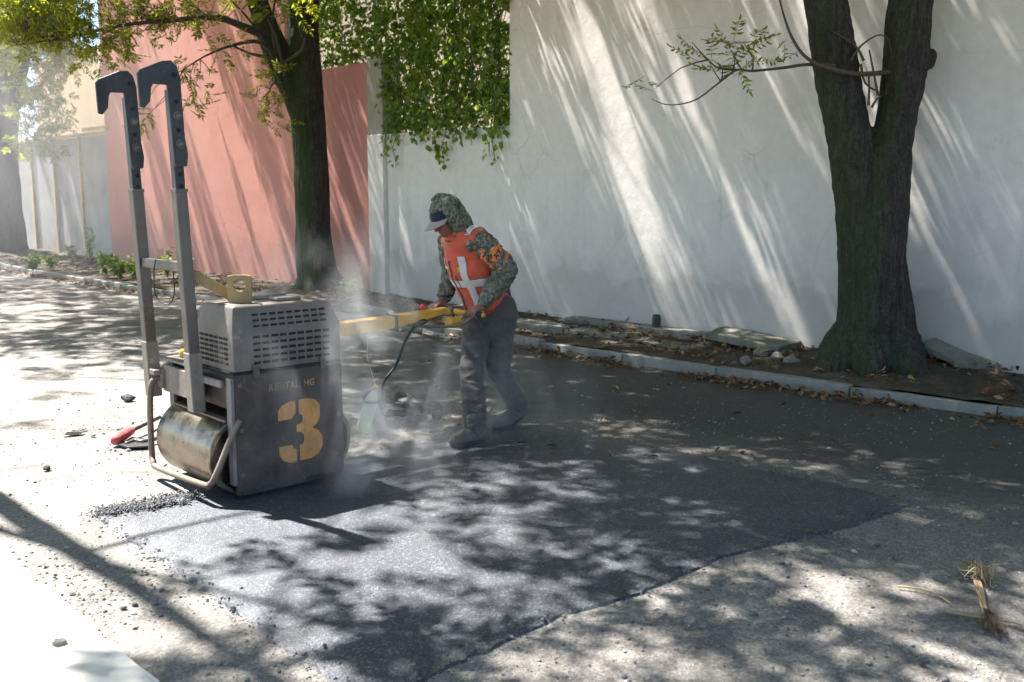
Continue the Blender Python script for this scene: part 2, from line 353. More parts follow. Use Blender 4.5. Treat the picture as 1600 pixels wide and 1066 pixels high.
def verge_h(x, y, f):
    h = .075+.03*noise.noise(Vector((x*1.3, y*1.3, 5)))+.02*noise.noise(Vector((x*5, y*5, 2)))
    for tr, a, r in ((TREE2, .10, .75), (TREE1, .12, .8), (TREE0, .15, 1.)):
        h += a*math.exp(-((x-tr[0])**2+(y-tr[1])**2)/r**2)*min(1, f*4)
    return h+.05*f*f
nS, nF = 260, 16; V = []
for i in range(nS):
    s = kl[-1]*i/(nS-1); k = kerb_at(s)+np.array([.015,.015]); dist = max(.25, np.dot(W0-k, WN)+.1)
    for j in range(nF):
        f = j/(nF-1); p = k+WN*dist*f; V.append((p[0], p[1], verge_h(p[0], p[1], f)))
F = [(i*nF+j, i*nF+j+1, (i+1)*nF+j+1, (i+1)*nF+j) for i in range(nS-1) for j in range(nF-1)]
verge = tag(npmesh('verge', V, F, M['soil'], smooth=True), kind='structure')
for p in verge.data.polygons:
    if p.normal.z < 0: verge.data.flip_normals(); break
kerb = tag(empty('kerb', (0,0,0)), kind='structure')
s = .6; ki = 0
while s < kl[-1]-1:
    ln = random.uniform(.85, 1.25); c = kerb_at(s+ln/2); d = kerb_dir(s+ln/2); ang = math.atan2(d[1], d[0])
    b = MB(); n = 7
    for i in range(n):                                          # a worn stone: ragged arris along its length
        x = -ln/2+.006+(ln-.012)*i/(n-1); e = [random.uniform(-.007, .007) for _ in range(4)]
        b.v += [(x, -.05+e[0], -.08), (x, .06, -.08), (x, .053+e[1], .075+e[2]*.6), (x, -.043+e[0], .073+e[3]*.6)]
    b.f = [(i*4+j, i*4+(j+1)%4, i*4+4+(j+1)%4, i*4+4+j) for i in range(n-1) for j in range(4)]+[(0,1,2,3), tuple(n*4-4+j for j in (3,2,1,0))]; b.m = [0]*len(b.f)
    o = mk('kerb_stone', b, M['kerb'], kerb, bevel=.008)
    o.location = (c[0], c[1], random.uniform(-.012, .012)); o.rotation_euler = (random.uniform(-.04,.04), random.uniform(-.012,.012), ang+random.uniform(-.012,.012)); s += ln; ki += 1
# broken paving slabs between kerb and wall
def slab(name, pts, z0, z1, m, tiltx=0, tilty=0, parent=None, jit=.01, edge=4):
    P = []
    for i, p in enumerate(pts):
        q = pts[(i+1) % len(pts)]
        for k in range(edge):
            f = k/edge; r = random.uniform(-jit, jit)
            P.append((p[0]+(q[0]-p[0])*f+r, p[1]+(q[1]-p[1])*f+random.uniform(-jit, jit)))
    cx = sum(p[0] for p in P)/len(P); cyy = sum(p[1] for p in P)/len(P)
    b = MB().prism(P, 0, 1, lambda a, bb, d: (a, bb, (z0 if d == 0 else z1+random.uniform(-.004,.004))+(a-cx)*tiltx+(bb-cyy)*tilty))
    return mk(name, b, m, parent, bevel=.006, loc=None if parent else (cx, cyy, z0))
pave = tag(empty('pavement', (0,0,0)), kind='structure')
def verge_quad(px0, px1, d0, d1, gap=.02):
    t0, t1 = wall_t(px0), wall_t(px1); return [wp(t0+gap, d0)[:2], wp(t1-gap, d0)[:2], wp(t1-gap, d1)[:2], wp(t0+gap, d1)[:2]]
for (a, b_, d0, d1, z) in ((806,950,-.72,-.45,.125),(950,1075,-.74,-.46,.12),(1075,1160,-.76,-.50,.11),(900,1010,-.2,-.03,.165),(1010,1120,-.22,-.03,.17)):
    slab('paving_slab', verge_quad(a, b_, d0, d1), -.02, z, M['mossy'], 0, 0, pave)
# pale concrete pavement on the near side
pv = [G(0,858), G(245,1066), G(330,1190), G(-700,1190), G(-700,640)]
slab('near_pavement', [(p[0], p[1]) for p in pv], -.05, .012, M['slab'], 0, 0, pave, .012, 16)
# fresh patch of asphalt
pc = [(150,805),(215,847),(330,925),(400,975),(480,1030),(530,1062),(590,1085),(650,1064),(760,1012),(880,958),(1000,925),(1130,868),(1240,842),(1330,820),(1420,790),(1330,762),(1210,738),(1100,712),(1000,692),(920,678),(830,664),(750,668),(690,684),(610,700),(540,716),(420,742),(290,775),(220,784)]
poly = []
for a, b_ in zip(pc, pc[1:]+pc[:1]):
    A, B = G(*a)[:2], G(*b_)[:2]; n = max(2, int(np.linalg.norm(B-A)/.035))
    for k in range(n): poly.append(A+(B-A)*k/n+rng.normal(0, .006, 2))
poly = np.array(poly)
def inside(P, x, y):
    r = np.zeros(len(x), bool); j = len(P)-1
    for i in range(len(P)):
        c = (P[i,1] > y) != (P[j,1] > y)
        with np.errstate(divide='ignore', invalid='ignore'):
            r ^= c & (x < (P[j,0]-P[i,0])*(y-P[i,1])/(P[j,1]-P[i,1])+P[i,0])
        j = i
    return r
bm = bmesh.new(); vv = [bm.verts.new((p[0], p[1], 0)) for p in poly]; bm.faces.new(vv)
bmesh.ops.triangulate(bm, faces=bm.faces)
for _ in range(2): bmesh.ops.subdivide_edges(bm, edges=[e for e in bm.edges if e.calc_length() > .12], cuts=1, use_grid_fill=False); bmesh.ops.triangulate(bm, faces=bm.faces)
bnd = [v for v in bm.verts if v.is_boundary]
top = {v for v in bm.verts}
for v in bm.verts: v.co.z = .0115+road_z(v.co.x, v.co.y)
ret = bmesh.ops.extrude_edge_only(bm, edges=[e for e in bm.edges if e.is_boundary])
for v in ret['geom']:
    if isinstance(v, bmesh.types.BMVert):
        dv = Vector((v.co.x-.25, v.co.y-4.9, 0)).normalized(); v.co.z = -.035; v.co.x += dv.x*.035+random.uniform(-.012,.012); v.co.y += dv.y*.035+random.uniform(-.012,.012)
bmesh.ops.recalc_face_normals(bm, faces=bm.faces)
me = bpy.data.meshes.new('asphalt_patch'); bm.to_mesh(me); bm.free()
if sum(p.normal.z for p in me.polygons) < 0: me.flip_normals()
patch = tag(link('asphalt_patch', me, M['fresh'], smooth=True), kind='structure'); me.set_sharp_from_angle(angle=.9)
# ------------------------------------------------------------------ walls and buildings
def wallbox(t0, t1, d0, d1, z0, z1, b=None):
    b = b or MB(); P = [wp(t0,d0)[:2], wp(t1,d0)[:2], wp(t1,d1)[:2], wp(t0,d1)[:2]]
    return b.prism(P, z0, z1, lambda a, c, d: (a, c, d))
def wall_thing(name, t0, t1, d0, d1, z0, z1, m, label, cat='wall'):
    return tag(mk(name, wallbox(t0, t1, d0, d1, z0, z1), m, bevel=.012, loc=wp((t0+t1)/2, (d0+d1)/2, 0)), label, cat)
T_HI, T_LO, T_COL, T_PK, T_PK2, T_END = wall_t(796), wall_t(604), wall_t(580), wall_t(470), wall_t(172), wall_t(28)
wall_thing('boundary_wall', T_HI, T_HI+13, 0, .3, -.2, 5.6, M['white'], 'tall white plaster wall behind the forked tree')
wall_thing('boundary_wall', T_LO, T_HI-.004, .035, .3, -.2, 2.42, M['white'], 'low white wall behind the worker, ivy hanging over its top')
wall_thing('wall_pillar', T_COL, T_LO-.004, -.03, .33, -.2, 2.42, M['white'], 'pale pillar base at the corner of the pink wall', 'pillar')
wall_thing('wall_pillar', T_COL+.01, T_LO-.012, -.02, .32, 2.424, 3.5, M['column'], 'dark weathered concrete pillar top beside the ivy', 'pillar')
wall_thing('boundary_wall', T_PK-.3, T_COL-.004, .0, .3, -.2, 3.45, M['pink'], 'lower pink wall between the mossy tree and the pillar')
wall_thing('boundary_wall', T_PK2, T_PK-.304, .02, .4, -.2, 6.6, M['pink'], 'tall pink plaster wall behind the roller arms')
wall_thing('house', T_PK2-9, T_PK2+1.5, 1.6, 7, -.2, 5.3, M['beige'], 'beige house rising behind the grey sheet gate', 'house')
wall_thing('house', T_LO-8.5, T_HI-.1, 3.6, 8, -.2, 8.6, M['cream'], 'cream house glimpsed through the ivy', 'house')
# grey sheet gate with tan posts
gate = tag(empty('sheet_gate', wp(T_PK2-2.5, .2, 0)), 'grey sheet metal gate with tan posts left of the pink wall', 'gate')
tt = T_PK2-.03
for i, w in enumerate((1.7, 1.75, 1.6, 1.7)):
    b = wallbox(tt-w+.03, tt-.03, .12, .16, .05, 2.85)
    mk('sheet_panel', b, M['grey_sheet'], gate, world=True, bevel=.005)
    mk('post', wallbox(tt-w-.03, tt-w+.03, .06, .18, -.1, 2.86), M['tan'], gate, world=True, bevel=.006)
    tt -= w
mk('top_rail', wallbox(tt, T_PK2-.03, .07, .17, 2.864, 2.93), M['tan'], gate, world=True, bevel=.006)
mk('ledge', wallbox(T_PK2-1.2, T_PK2+.25, -.03, .015, 2.94, 3.02), M['tan'], gate, world=True, bevel=.006)
# ------------------------------------------------------------------ trees
def bark_disp(amp, seed):
    def f(c, n):
        q = Vector((c.x*16, c.y*16, c.z*2.2+seed))
        return amp*(.5-abs(noise.noise(q)))*1.4+amp*.5*noise.noise(Vector((c.x*40, c.y*40, c.z*7)))+amp*2.2*noise.noise(Vector((c.x*3, c.y*3, c.z*1.5+seed)))
    return f
def leaf_quads(C, A, N, L, Wd, fold=.25):
    """leaflets: C base, A axis, N normal (unit arrays), L length, Wd width -> V,F : 6-corner blades of two quads with a folded midrib"""
    Bn = np.cross(N, A); Bn /= np.linalg.norm(Bn, axis=1)[:, None]+1e-9
    L = L[:, None]; Wd = Wd[:, None]; up = N*Wd*fold
    v = np.stack([C, C+A*L*.38+Bn*Wd*.5+up, C+A*L*.38-Bn*Wd*.5+up, C+A*L*.5, C+A*L-N*L*.08, C+A*L*.75+Bn*Wd*.3+up*.6, C+A*L*.75-Bn*Wd*.3+up*.6], 1)
    n = len(C); b = np.arange(n)[:, None]*7
    f = np.concatenate([b+np.array([[0,3,5,1]])[:, :], b+np.array([[0,2,6,3]]), ], 0)
    f2 = np.concatenate([b+np.array([[3,4,4,5]]), b+np.array([[3,6,4,4]])], 0)
    return v.reshape(-1, 3), f, f2
def simple_leaves(C, A, N, L, Wd):
    """one bent quad pair-free blade: 4 corners (diamond)"""
    Bn = np.cross(N, A); Bn /= np.linalg.norm(Bn, axis=1)[:, None]+1e-9
    L = L[:, None]; Wd = Wd[:, None]
    v = np.stack([C, C+A*L*.45+Bn*Wd*.5, C+A*L-N*L*.1, C+A*L*.45-Bn*Wd*.5], 1)
    f = np.arange(len(C)*4).reshape(-1, 4); return v.reshape(-1, 3), f
def unit(a): return a/(np.linalg.norm(a, axis=-1, keepdims=True)+1e-9)
def sprays(P, D, n_leaf=4, n_pair=4, ln=.26, L0=.085, W0_=.03, droop=.35):
    """each twig tip P (k,3) with direction D bears n_leaf pinnate leaves; returns leaflets and rachis segments"""
    k = len(P); C = []; A = []; N = []; LL = []; RS = []
    for i in range(n_leaf):
        ax = unit(D*.6+rng.normal(0, .75, (k, 3))); ax[:, 2] -= droop*rng.random(k); ax = unit(ax)
        nrm = unit(np.cross(ax, unit(rng.normal(0, 1, (k, 3))*.7+np.cross(ax, [0, 0, 1]))))
        side = unit(np.cross(nrm, ax)); l = ln*rng.uniform(.7, 1.2, k)[:, None]
        b0 = P+rng.normal(0, .05, (k, 3))
        RS.append((b0, b0+ax*l))
        for j in range(n_pair):
            q = b0+ax*l*(.35+.6*j/(n_pair-1))
            for sg in (-1, 1):
                C.append(q); a = unit(ax*.55+side*sg+rng.normal(0, .18, (k, 3))-np.array([0, 0, .2])); A.append(a); N.append(unit(nrm+rng.normal(0, .3, (k, 3)))); LL.append(L0*rng.uniform(.7, 1.2, k))
        C.append(b0+ax*l); A.append(ax); N.append(nrm); LL.append(L0*1.1*rng.uniform(.8, 1.2, k))
    C = np.concatenate(C); A = np.concatenate(A); N = np.concatenate(N); LL = np.concatenate(LL)
    return C, A, N, LL, LL*W0_/L0, RS
def kmeans(P, k, it=8):
    k = max(1, min(k, len(P))); c = P[rng.choice(len(P), k, replace=False)]
    for _ in range(it):
        d = ((P[:, None]-c[None])**2).sum(-1); a = d.argmin(1)
        c = np.array([P[a == i].mean(0) if (a == i).any() else c[i] for i in range(k)])
    return c, a
# --- shade wanted on the ground; unseen crown leaves are placed to cast it (photo point, cover)
COVER = [(100,470,.5),(200,520,.45),(50,440,.45),(280,500,.8),(420,560,.8),(20,480,.15),(100,580,.1),(200,640,.0),(100,700,.0),(60,800,0),(200,760,0),(50,950,0),(250,850,0),(300,980,.0),(200,930,.1),(330,930,.2),(420,1040,.3),(120,1000,0),(0,600,0),
 (300,640,.0),(340,700,0),(600,560,.75),(600,640,.75),(680,600,.75),(850,620,.85),(1000,600,.92),(1200,640,.96),(1400,680,.96),(1580,720,.96),(560,720,.4),(650,700,.5),(800,690,.8),(900,730,.3),(700,760,.35),(620,830,.1),(500,880,.1),(450,830,.05),(400,880,.12),(430,920,.2),
 (700,900,.22),(800,850,.28),(900,880,.36),(950,820,.45),(1000,760,.75),(1100,760,.93),(1250,770,.96),(1100,830,.75),(1000,900,.6),(600,960,.22),(700,980,.32),(550,1020,.25),(520,960,.15),(1300,725,.6),(1450,740,.65),(1550,800,.85),(1400,850,.8),(1200,880,.65),(1100,960,.55),(950,1000,.6),(1300,960,.45),(1450,950,.35),(1550,930,.55),(1300,1040,.35),(1500,1040,.35),(1100,1040,.35),(800,1050,.6),(1650,600,.9),(700,520,.6),(850,560,.8),(250,450,.5)]
CG = np.array([G(a, b)[:2] for a, b, _ in COVER]); CV = np.array([c for *_, c in COVER])
def cover(g):
    d2 = ((g[:, None, :]-CG[None])**2).sum(-1); h = .12+.02*np.linalg.norm(g, axis=1)[:, None]**1.2
    w = 1/(d2+.05*h)**2; return (w*CV).sum(1)/w.sum(1)
TANEL = math.tan(SUN_EL)
def gaps(u, seed):                                     # ragged openings along the streaks on the walls
    return np.array([noise.noise(Vector((q*2.3, seed, 0)))+.7*noise.noise(Vector((q*6.5, seed, 4)))+.4*noise.noise(Vector((q*17, seed, 9))) for q in u])
NC = 60000
P = np.stack([rng.uniform(-16, 6, NC), rng.uniform(2.5, 27, NC), rng.uniform(4.1, 9.5, NC)], 1)
P = P[P[:, 2] > 2.15+.1985*P[:, 1]]                    # unseen leaves, kept clear above the view
off = P[:, 2]/TANEL; g = P[:, :2]+TRAVEL*off[:, None]
dg = (g-W0) @ WN; dp = (P[:, :2]-W0) @ WN
ok = dp < -.03
tau = -np.log(1-np.clip(cover(g), 0, .965))/3.35
hitw = (dg > 0) & ok
fr = np.where(hitw, -dp/np.maximum(dg-dp, 1e-6), 0); zh = P[:, 2]*(1-fr); hp = P[:, :2]+TRAVEL*(off*fr)[:, None]
u = (hp-W0) @ WD+zh/TANEL*np.dot(TRAVEL, WD)
U_PK = (wall_t(318), wall_t(455)); U_W = (wall_t(1010), wall_t(1300))
gp = gaps(u, 3.3); thr = np.full(len(u), .17)
thr[(u > U_W[0]) & (u < U_W[1])] = -.03
thr[(u > wall_t(175)) & (u < U_PK[0])] = .05
cw = np.where((gp > thr), .0, .93); cw[(u > U_PK[0]) & (u < U_PK[1])] = 0.03
wt = -np.log(1-np.clip(cw, 0, .965))/3.35*.7
wt[(zh > 6.5)] = .2
prob = np.where(hitw, wt, tau); prob[~ok] = 0
KEEP = rng.random(len(P)) < prob*1.0
P = P[KEEP]
print('clusters', len(P))
NEAR = np.array([-4.33, 6.62])
TR = np.array([TREE0, TREE1, TREE2, NEAR]); wtree = np.array([1., 1., 1., .8])
own = (np.linalg.norm(P[:, None, :2]-TR[None], axis=2)*wtree).argmin(1)
# tall trunks
def AT1(px, py): return AT(px, py, TREE1[1]+(0 if py > 300 else 0))
t1 = empty('street_tree', (TREE1[0], TREE1[1], 0)); t2 = empty('street_tree', (TREE2[0], TREE2[1], 0)); t0 = empty('street_tree', (TREE0[0], TREE0[1], 0)); t3 = empty('street_tree', (NEAR[0], NEAR[1], 0))
tag(t1, 'mossy dark tree standing before the pink wall, just left of the pillar', 'tree', 'street trees')
tag(t2, 'big forked tree with furrowed bark in front of the tall white wall', 'tree', 'street trees')
tag(t0, 'hazy tree at the far left edge beside the grey gate', 'tree', 'street trees')
tag(t3, 'slender tree left of the picture, casting the trunk shadow across the near road', 'tree', 'street trees')
b = MB(); Y = TREE1[1]
b.limb([AT(502,486,Y), AT(497,440,Y), AT(490,360,Y), AT(487,280,Y), AT(482,200,Y), AT(477,130,Y), AT(474,60,Y), AT(476,-20,Y+.1), AT(480,-120,Y+.2), AT(470,-260,Y+.2)], [.36,.29,.265,.25,.245,.24,.22,.2,.17,.10], 18)
b.limb([AT(487,230,Y), AT(470,165,Y), AT(447,115,Y-.05), AT(425,65,Y-.1), AT(405,10,Y-.1), AT(385,-60,Y-.2), AT(350,-180,Y-.3)], [.17,.2,.2,.175,.155,.13,.08], 14)
for a in range(6):
    th = a*1.05+.3; b.limb([(TREE1[0]+.15*math.cos(th), TREE1[1]+.15*math.sin(th), .35), (TREE1[0]+.33*math.cos(th), TREE1[1]+.33*math.sin(th), .14), (TREE1[0]+.55*math.cos(th), TREE1[1]+.55*math.sin(th), .0)], [.16,.11,.05], 10)
place('trunk', union(b, .022, 3, .5, bark_disp(.012, 1)), M['bark_mossy'], t1)
b = MB(); Y = TREE2[1]
b.limb([AT(1366,612,Y), AT(1366,575,Y), AT(1368,520,Y), AT(1368,450,Y), AT(1364,380,Y), AT(1357,320,Y)], [.385,.345,.312,.285,.26,.24], 22)
b.limb([AT(1352,400,Y), AT(1345,310,Y), AT(1330,230,Y), AT(1314,150,Y), AT(1300,80,Y), AT(1289,0,Y), AT(1275,-120,Y), AT(1250,-300,Y)], [.19,.2,.195,.185,.175,.168,.15,.1], 16)
b.limb([AT(1372,500,Y-.16), AT(1380,400,Y-.16), AT(1384,310,Y-.14), AT(1390,235,Y-.08), AT(1403,170,Y), AT(1414,100,Y), AT(1424,0,Y), AT(1450,-130,Y), AT(1490,-300,Y)], [.2,.19,.17,.155,.16,.172,.165,.15,.1], 16)
for a, l in ((.2,.62),(1.3,.55),(2.6,.6),(3.4,.66),(4.3,.55),(5.2,.6)):
    c, s_ = math.cos(a), math.sin(a); b.limb([(TREE2[0]+.2*c, TREE2[1]+.2*s_, .35), (TREE2[0]+.36*c, TREE2[1]+.36*s_, .17), (TREE2[0]+l*.8*c, TREE2[1]+l*.8*s_, .06)], [.18,.14,.06], 10)
b.limb([AT(1432,105,Y-.02), AT(1447,98,Y-.03), AT(1454,85,Y-.03)], [.07,.055,.035], 8)
b.limb([AT(1405,215,Y), AT(1417,205,Y-.1)], [.06,.03], 8)
trk2 = union(b, .015, 2, .5, bark_disp(.017, 5))
place('trunk', trk2, M['bark'], t2)
b = MB(); Y = TREE0[1]
b.limb([AT(15,412,Y), AT(14,380,Y), AT(8,300,Y), AT(5,200,Y), AT(10,100,Y), AT(15,0,Y), AT(20,-100,Y)], [.55,.4,.35,.33,.3,.27,.18], 14)
b.limb([AT(6,190,Y), AT(30,110,Y-.2), AT(55,30,Y-.4), AT(90,-60,Y-.6)], [.2,.18,.15,.1], 12)
place('trunk', union(b, .035, 2, .5, bark_disp(.015, 8)), M['bark_mossy'], t0)
b = MB(); b.limb([(NEAR[0], NEAR[1], -.1), (NEAR[0]-.03, NEAR[1]-.12, 1.5), (NEAR[0]-.12, NEAR[1]-.38, 3.7), (NEAR[0]-.22, NEAR[1]-.62, 6.), (NEAR[0]-.32, NEAR[1]-.86, 8.2), (NEAR[0]-.1, NEAR[1]-.9, 9.4)], [.13,.09,.075,.062,.05,.025], 12)
place('trunk', union(b, .03, 2, .5, bark_disp(.008, 2)), M['bark'], t3)
STARTS = {0: [AT(20,-80,TREE0[1]), AT(90,-50,TREE0[1]-.6)], 1: [AT(474,40,TREE1[1]), AT(405,5,TREE1[1]-.1), AT(480,-110,TREE1[1]+.2), AT(350,-170,TREE1[1]-.3)],
          2: [AT(1275,-110,TREE2[1]), AT(1250,-290,TREE2[1]), AT(1450,-125,TREE2[1]), AT(1490,-290,TREE2[1])], 3: [np.array([NEAR[0]-.2, NEAR[1]-.56, 5.4]), np.array([NEAR[0]-.3, NEAR[1]-.83, 7.9]), np.array([NEAR[0]-.12, NEAR[1]-.9, 9.2])]}
def grow(root, pts, starts, k_main, thick=1., leafsize=.132):
    """limbs to the main boughs, branches to the boughlets, twigs to every spray"""
    starts = np.array(starts)
    kc, ka = kmeans(pts, k_main); TW = MB(); tips = []; dirs = []
    for i in range(len(kc)):
        sub = pts[ka == i]
        if len(sub) == 0: continue
        c = kc[i]; s0 = starts[np.linalg.norm(starts-c, axis=1).argmin()]
        mid = s0+(c-s0)*.5+np.array([0, 0, .18*np.linalg.norm((c-s0)[:2])])+rng.normal(0, .25, 3); L = np.linalg.norm(c-s0)
        pth, rr = smooth_path([s0, s0*.7+mid*.3+rng.normal(0,.05,3), mid, c], [thick*q for q in (.022+.006*L, .018+.005*L, .015+.003*L, .012)], 5)
        mk('limb', MB().tube(pth, rr, 7), M['twig'], root, smooth=True, world=True)
        sc, sa = kmeans(sub, max(1, len(sub)//9), 5)
        for j in range(len(sc)):
            ss = sub[sa == j]
            if len(ss) == 0: continue
            q = min(range(len(pth)//2, len(pth)), key=lambda n: (pth[n]-Vector(sc[j])).length); a = np.array(pth[q]); e = sc[j]
            m = (a+e)/2+rng.normal(0, .1, 3)+np.array([0, 0, .08])
            pp, r2 = smooth_path([a, m, e], [.012, .009, .006], 3); TW.tube(pp, r2, 4, False)
            for w in ss:
                st = np.array(pp[random.randrange(3, len(pp))]); mm = (st+w)/2+rng.normal(0, .05, 3)
                TW.tube([st, mm, w], [.006, .0045, .003], 3, False); tips.append(w); dirs.append(w-st)
    tips = np.array(tips); dirs = unit(np.array(dirs))
    C, A, N, LL, WW, RS = sprays(tips, dirs, 4, 4, .28, leafsize, leafsize*.42)
    V, F = simple_leaves(C, A, N, LL, WW)
    tag(mk('twigs', TW, M['twig'], root, world=True, fix=False), kind='stuff')
    tag(npmesh('crown', V, F, M['leaf'], root, off=root_loc(root)), kind='stuff')
    return V
for i, (rt, k) in enumerate(((t0, 9), (t1, 14), (t2, 10), (t3, 9))):
    if (own == i).any(): grow(rt, P[own == i], STARTS[i], k, .5 if i == 3 else 1.)
# --- low boughs of the trees that hang into the picture
def low_bough(root, path, rad, zones, leafsize=.078, name='bough', npair=5):
    pp, rr = smooth_path(path, rad, 5); mk(name, MB().tube(pp, rr, 7), M['twig'], root, smooth=True, world=True)
    tips = []; dirs = []; TW = MB()
    for (x0, x1, y0, y1, Ya, Yb, n) in zones:
        for _ in range(n):
            w = AT(random.uniform(x0, x1), random.uniform(y0, y1), random.uniform(Ya, Yb))
            st = min(pp, key=lambda q: (q-Vector(w)).length+random.random()*.25); mm = (np.array(st)+w)/2+rng.normal(0, .05, 3)
            TW.tube(smooth_path([st, mm, w], [.008,.005,.003], 2)[0], [.008,.0065,.005,.004,.003], 3, False); tips.append(w); dirs.append(w-np.array(st))
    tips = np.array(tips); dirs = unit(np.array(dirs))
    C, A, N, LL, WW, RS = sprays(tips, dirs, 3, npair, .24, leafsize, leafsize*.34)
    for a_, b_ in RS:
        for a, b in zip(a_, b_): TW.tube([a, b], .0018, 3, False)
    V, F, F2 = leaf_quads(C, A, N, LL, WW)
    tag(mk('twigs', TW, M['twig'], root, world=True, fix=False), kind='stuff')
    me_f = np.concatenate([F, np.array([[r[0], r[1], r[1], r[3]] if False else r for r in F2])]) if False else F
    tri = np.concatenate([F2[:len(F2)//2][:, [0,1,3]], F2[len(F2)//2:][:, [0,1,2]], F[:, [0,1,2]], F[:, [0,2,3]]])
    tag(npmesh('foliage', V, tri, M['leaf'], root, off=root_loc(root)), kind='stuff')
Y = TREE1[1]
low_bough(t1, [AT(425,60,Y-.1), AT(395,48,Y-.5), AT(340,28,Y-.9), AT(270,32,Y-1.2), AT(190,40,Y-1.5), AT(110,58,Y-1.7), AT(30,70,Y-2)], [.075,.06,.045,.032,.022,.014,.006],
  [(0,130,5,62,12.4,13.8,62),(60,190,20,75,12.6,14,34),(110,230,40,105,12.8,14,16),(180,330,0,50,13,14.4,42),(0,140,-30,25,12,14,50),(240,400,-25,10,13.4,14.6,16)])
low_bough(t1, [AT(440,95,Y-.15), AT(405,66,Y-.6), AT(360,72,Y-1.0), AT(320,88,Y-1.2), AT(285,110,Y-1.4)], [.045,.03,.02,.012,.005],
  [(215,250,165,195,13.3,13.7,3),(300,330,115,175,13.4,13.8,5),(340,380,70,84,13.5,14,3),(270,300,90,120,13.3,13.6,3)], name='branch')
low_bough(t1, [AT(452,150,Y-.2), AT(430,130,Y-.45), AT(418,150,Y-.5), AT(412,185,Y-.5)], [.02,.012,.008,.004], [(402,432,100,165,14.2,14.5,9),(412,440,160,190,14.3,14.5,3)], name='branch')
low_bough(t1, [AT(474,60,Y-.2), AT(460,20,Y-.5), AT(440,5,Y-.7), AT(425,-20,Y-.9)], [.03,.02,.012,.006], [(410,470,-12,16,13.7,14.3,9),(470,505,-15,8,13.7,14.3,5)], name='branch')
for pts in ([(436,110),(410,60),(380,20),(350,-10)], [(445,120),(432,60),(415,20),(402,-20)], [(430,90),(395,85),(360,70)], [(432,85),(425,40),(430,0)], [(440,100),(470,80),(476,62)]):
    pp, rr = smooth_path([AT(x, y, Y-.35-.1*i) for i, (x, y) in enumerate(pts)], [.03,.022,.014,.007][:len(pts)], 4); mk('branch', MB().tube(pp, rr, 6), M['twig'], t1, smooth=True, world=True)
Y = TREE0[1]
low_bough(t0, [AT(8,190,Y), AT(45,150,Y-.4), AT(75,120,Y-.6), AT(95,90,Y-.8)], [.08,.05,.03,.012], [(18,105,60,240,22.0,23.8,120),(0,130,-10,110,21.5,24,170)], .1)
# small leafy shoot of the forked tree
Y = TREE2[1]-.3
low_bough(t2, [AT(1305,103,Y+.15), AT(1262,101,Y), AT(1225,106,Y), AT(1175,111,Y-.02), AT(1150,110,Y-.05), AT(1120,132,Y-.08), AT(1085,157,Y-.1), AT(1045,164,Y-.1), AT(1018,155,Y-.1)], [.02,.014,.012,.01,.009,.007,.006,.004,.003],
  [(1095,1160,75,110,Y-.15,Y,4),(1130,1170,60,95,Y-.15,Y,3)], .062, 'shoot', 5)
low_bough(t2, [AT(1150,110,Y), AT(1120,105,Y-.05), AT(1098,85,Y-.05), AT(1081,66,Y-.05)], [.008,.007,.005,.003], [(1018,1030,138,158,Y-.12,Y-.06,1)], .05, 'shoot', 3)
low_bough(t2, [AT(1395,112,Y+.25), AT(1345,116,Y+.02), AT(1300,108,Y-.05), AT(1262,92,Y-.05), AT(1238,60,Y-.05), AT(1222,15,Y-.05), AT(1215,-20,Y)], [.022,.02,.018,.014,.011,.008,.005], [(1222,1240,42,70,Y-.1,Y,1)], .055, 'shoot', 3)
for pts in ([(1357,165),(1358,140),(1357,112)], [(1372,150),(1366,118),(1358,78)], [(1350,95),(1335,70),(1302,50)], [(1330,95),(1345,72),(1372,55),(1388,62),(1392,80)], [(1345,100),(1352,130),(1375,145)], [(1362,168),(1370,155),(1378,150)]):
    pp, rr = smooth_path([AT(x, y, Y+.1) for x, y in pts], [.011,.009,.006,.005,.004][:len(pts)], 4); mk('twig', MB().tube(pp, rr, 6), M['twig'], t2, smooth=True, world=True)
# ------------------------------------------------------------------ ivy on its mesh fence
fence = tag(empty('mesh_fence', wp((T_LO+T_HI)/2, .2, 2.42)), 'wire mesh fence on grey posts, buried in ivy', 'fence')
M['galv'] = simple('galvanised_steel', (.45,.46,.47), .5, .6, .15, 10)
for t_ in (wall_t(577), wall_t(648), wall_t(722), wall_t(790)):
    mk('post', MB().tube([wp(t_, .2, 2.3), wp(t_, .2, 5.8)], .028, 10), M['galv'], fence, smooth=True, world=True)
b = MB(); ta, tb = T_COL-1.2, T_HI-.05
for k in range(-26, 60):
    for sg in (1, -1):
        pts = []
        for zz in np.linspace(2.42 if True else 0, 5.6, 2):
            pts.append((ta+k*.085+sg*(zz-2.42), zz))
        (t_a, z_a), (t_b, z_b) = pts
        lo, hi = max(ta, min(t_a, t_b)), min(tb, max(t_a, t_b))
        if lo >= hi: continue
        f = lambda t_: z_a+(t_-t_a)/(t_b-t_a)*(z_b-z_a)
        b.tube([wp(lo, .2+.003*sg, f(lo)), wp(hi, .2+.003*sg, f(hi))], .0022, 3, False)
mk('wire_mesh', b, M['galv'], fence, world=True, fix=False)
ivy = tag(empty('ivy', wp((T_LO+T_HI)/2, .2, 2.42)), 'thick green ivy hanging over the low white wall', 'climbing plant')
n = 25000; tq = rng.uniform(ta-.8, T_HI+.03, n); zq = rng.uniform(2.3, 5.7, n)
dn = np.array([noise.noise(Vector((a*1.7, b_*1.2, 0)))+.6*noise.noise(Vector((a*5, b_*4, 3))) for a, b_ in zip(tq, zq)])
den = np.clip((tq-(T_LO-.9))/1.3, .0, 1)*.95+.28
den = np.where(tq < T_LO, .8, den)
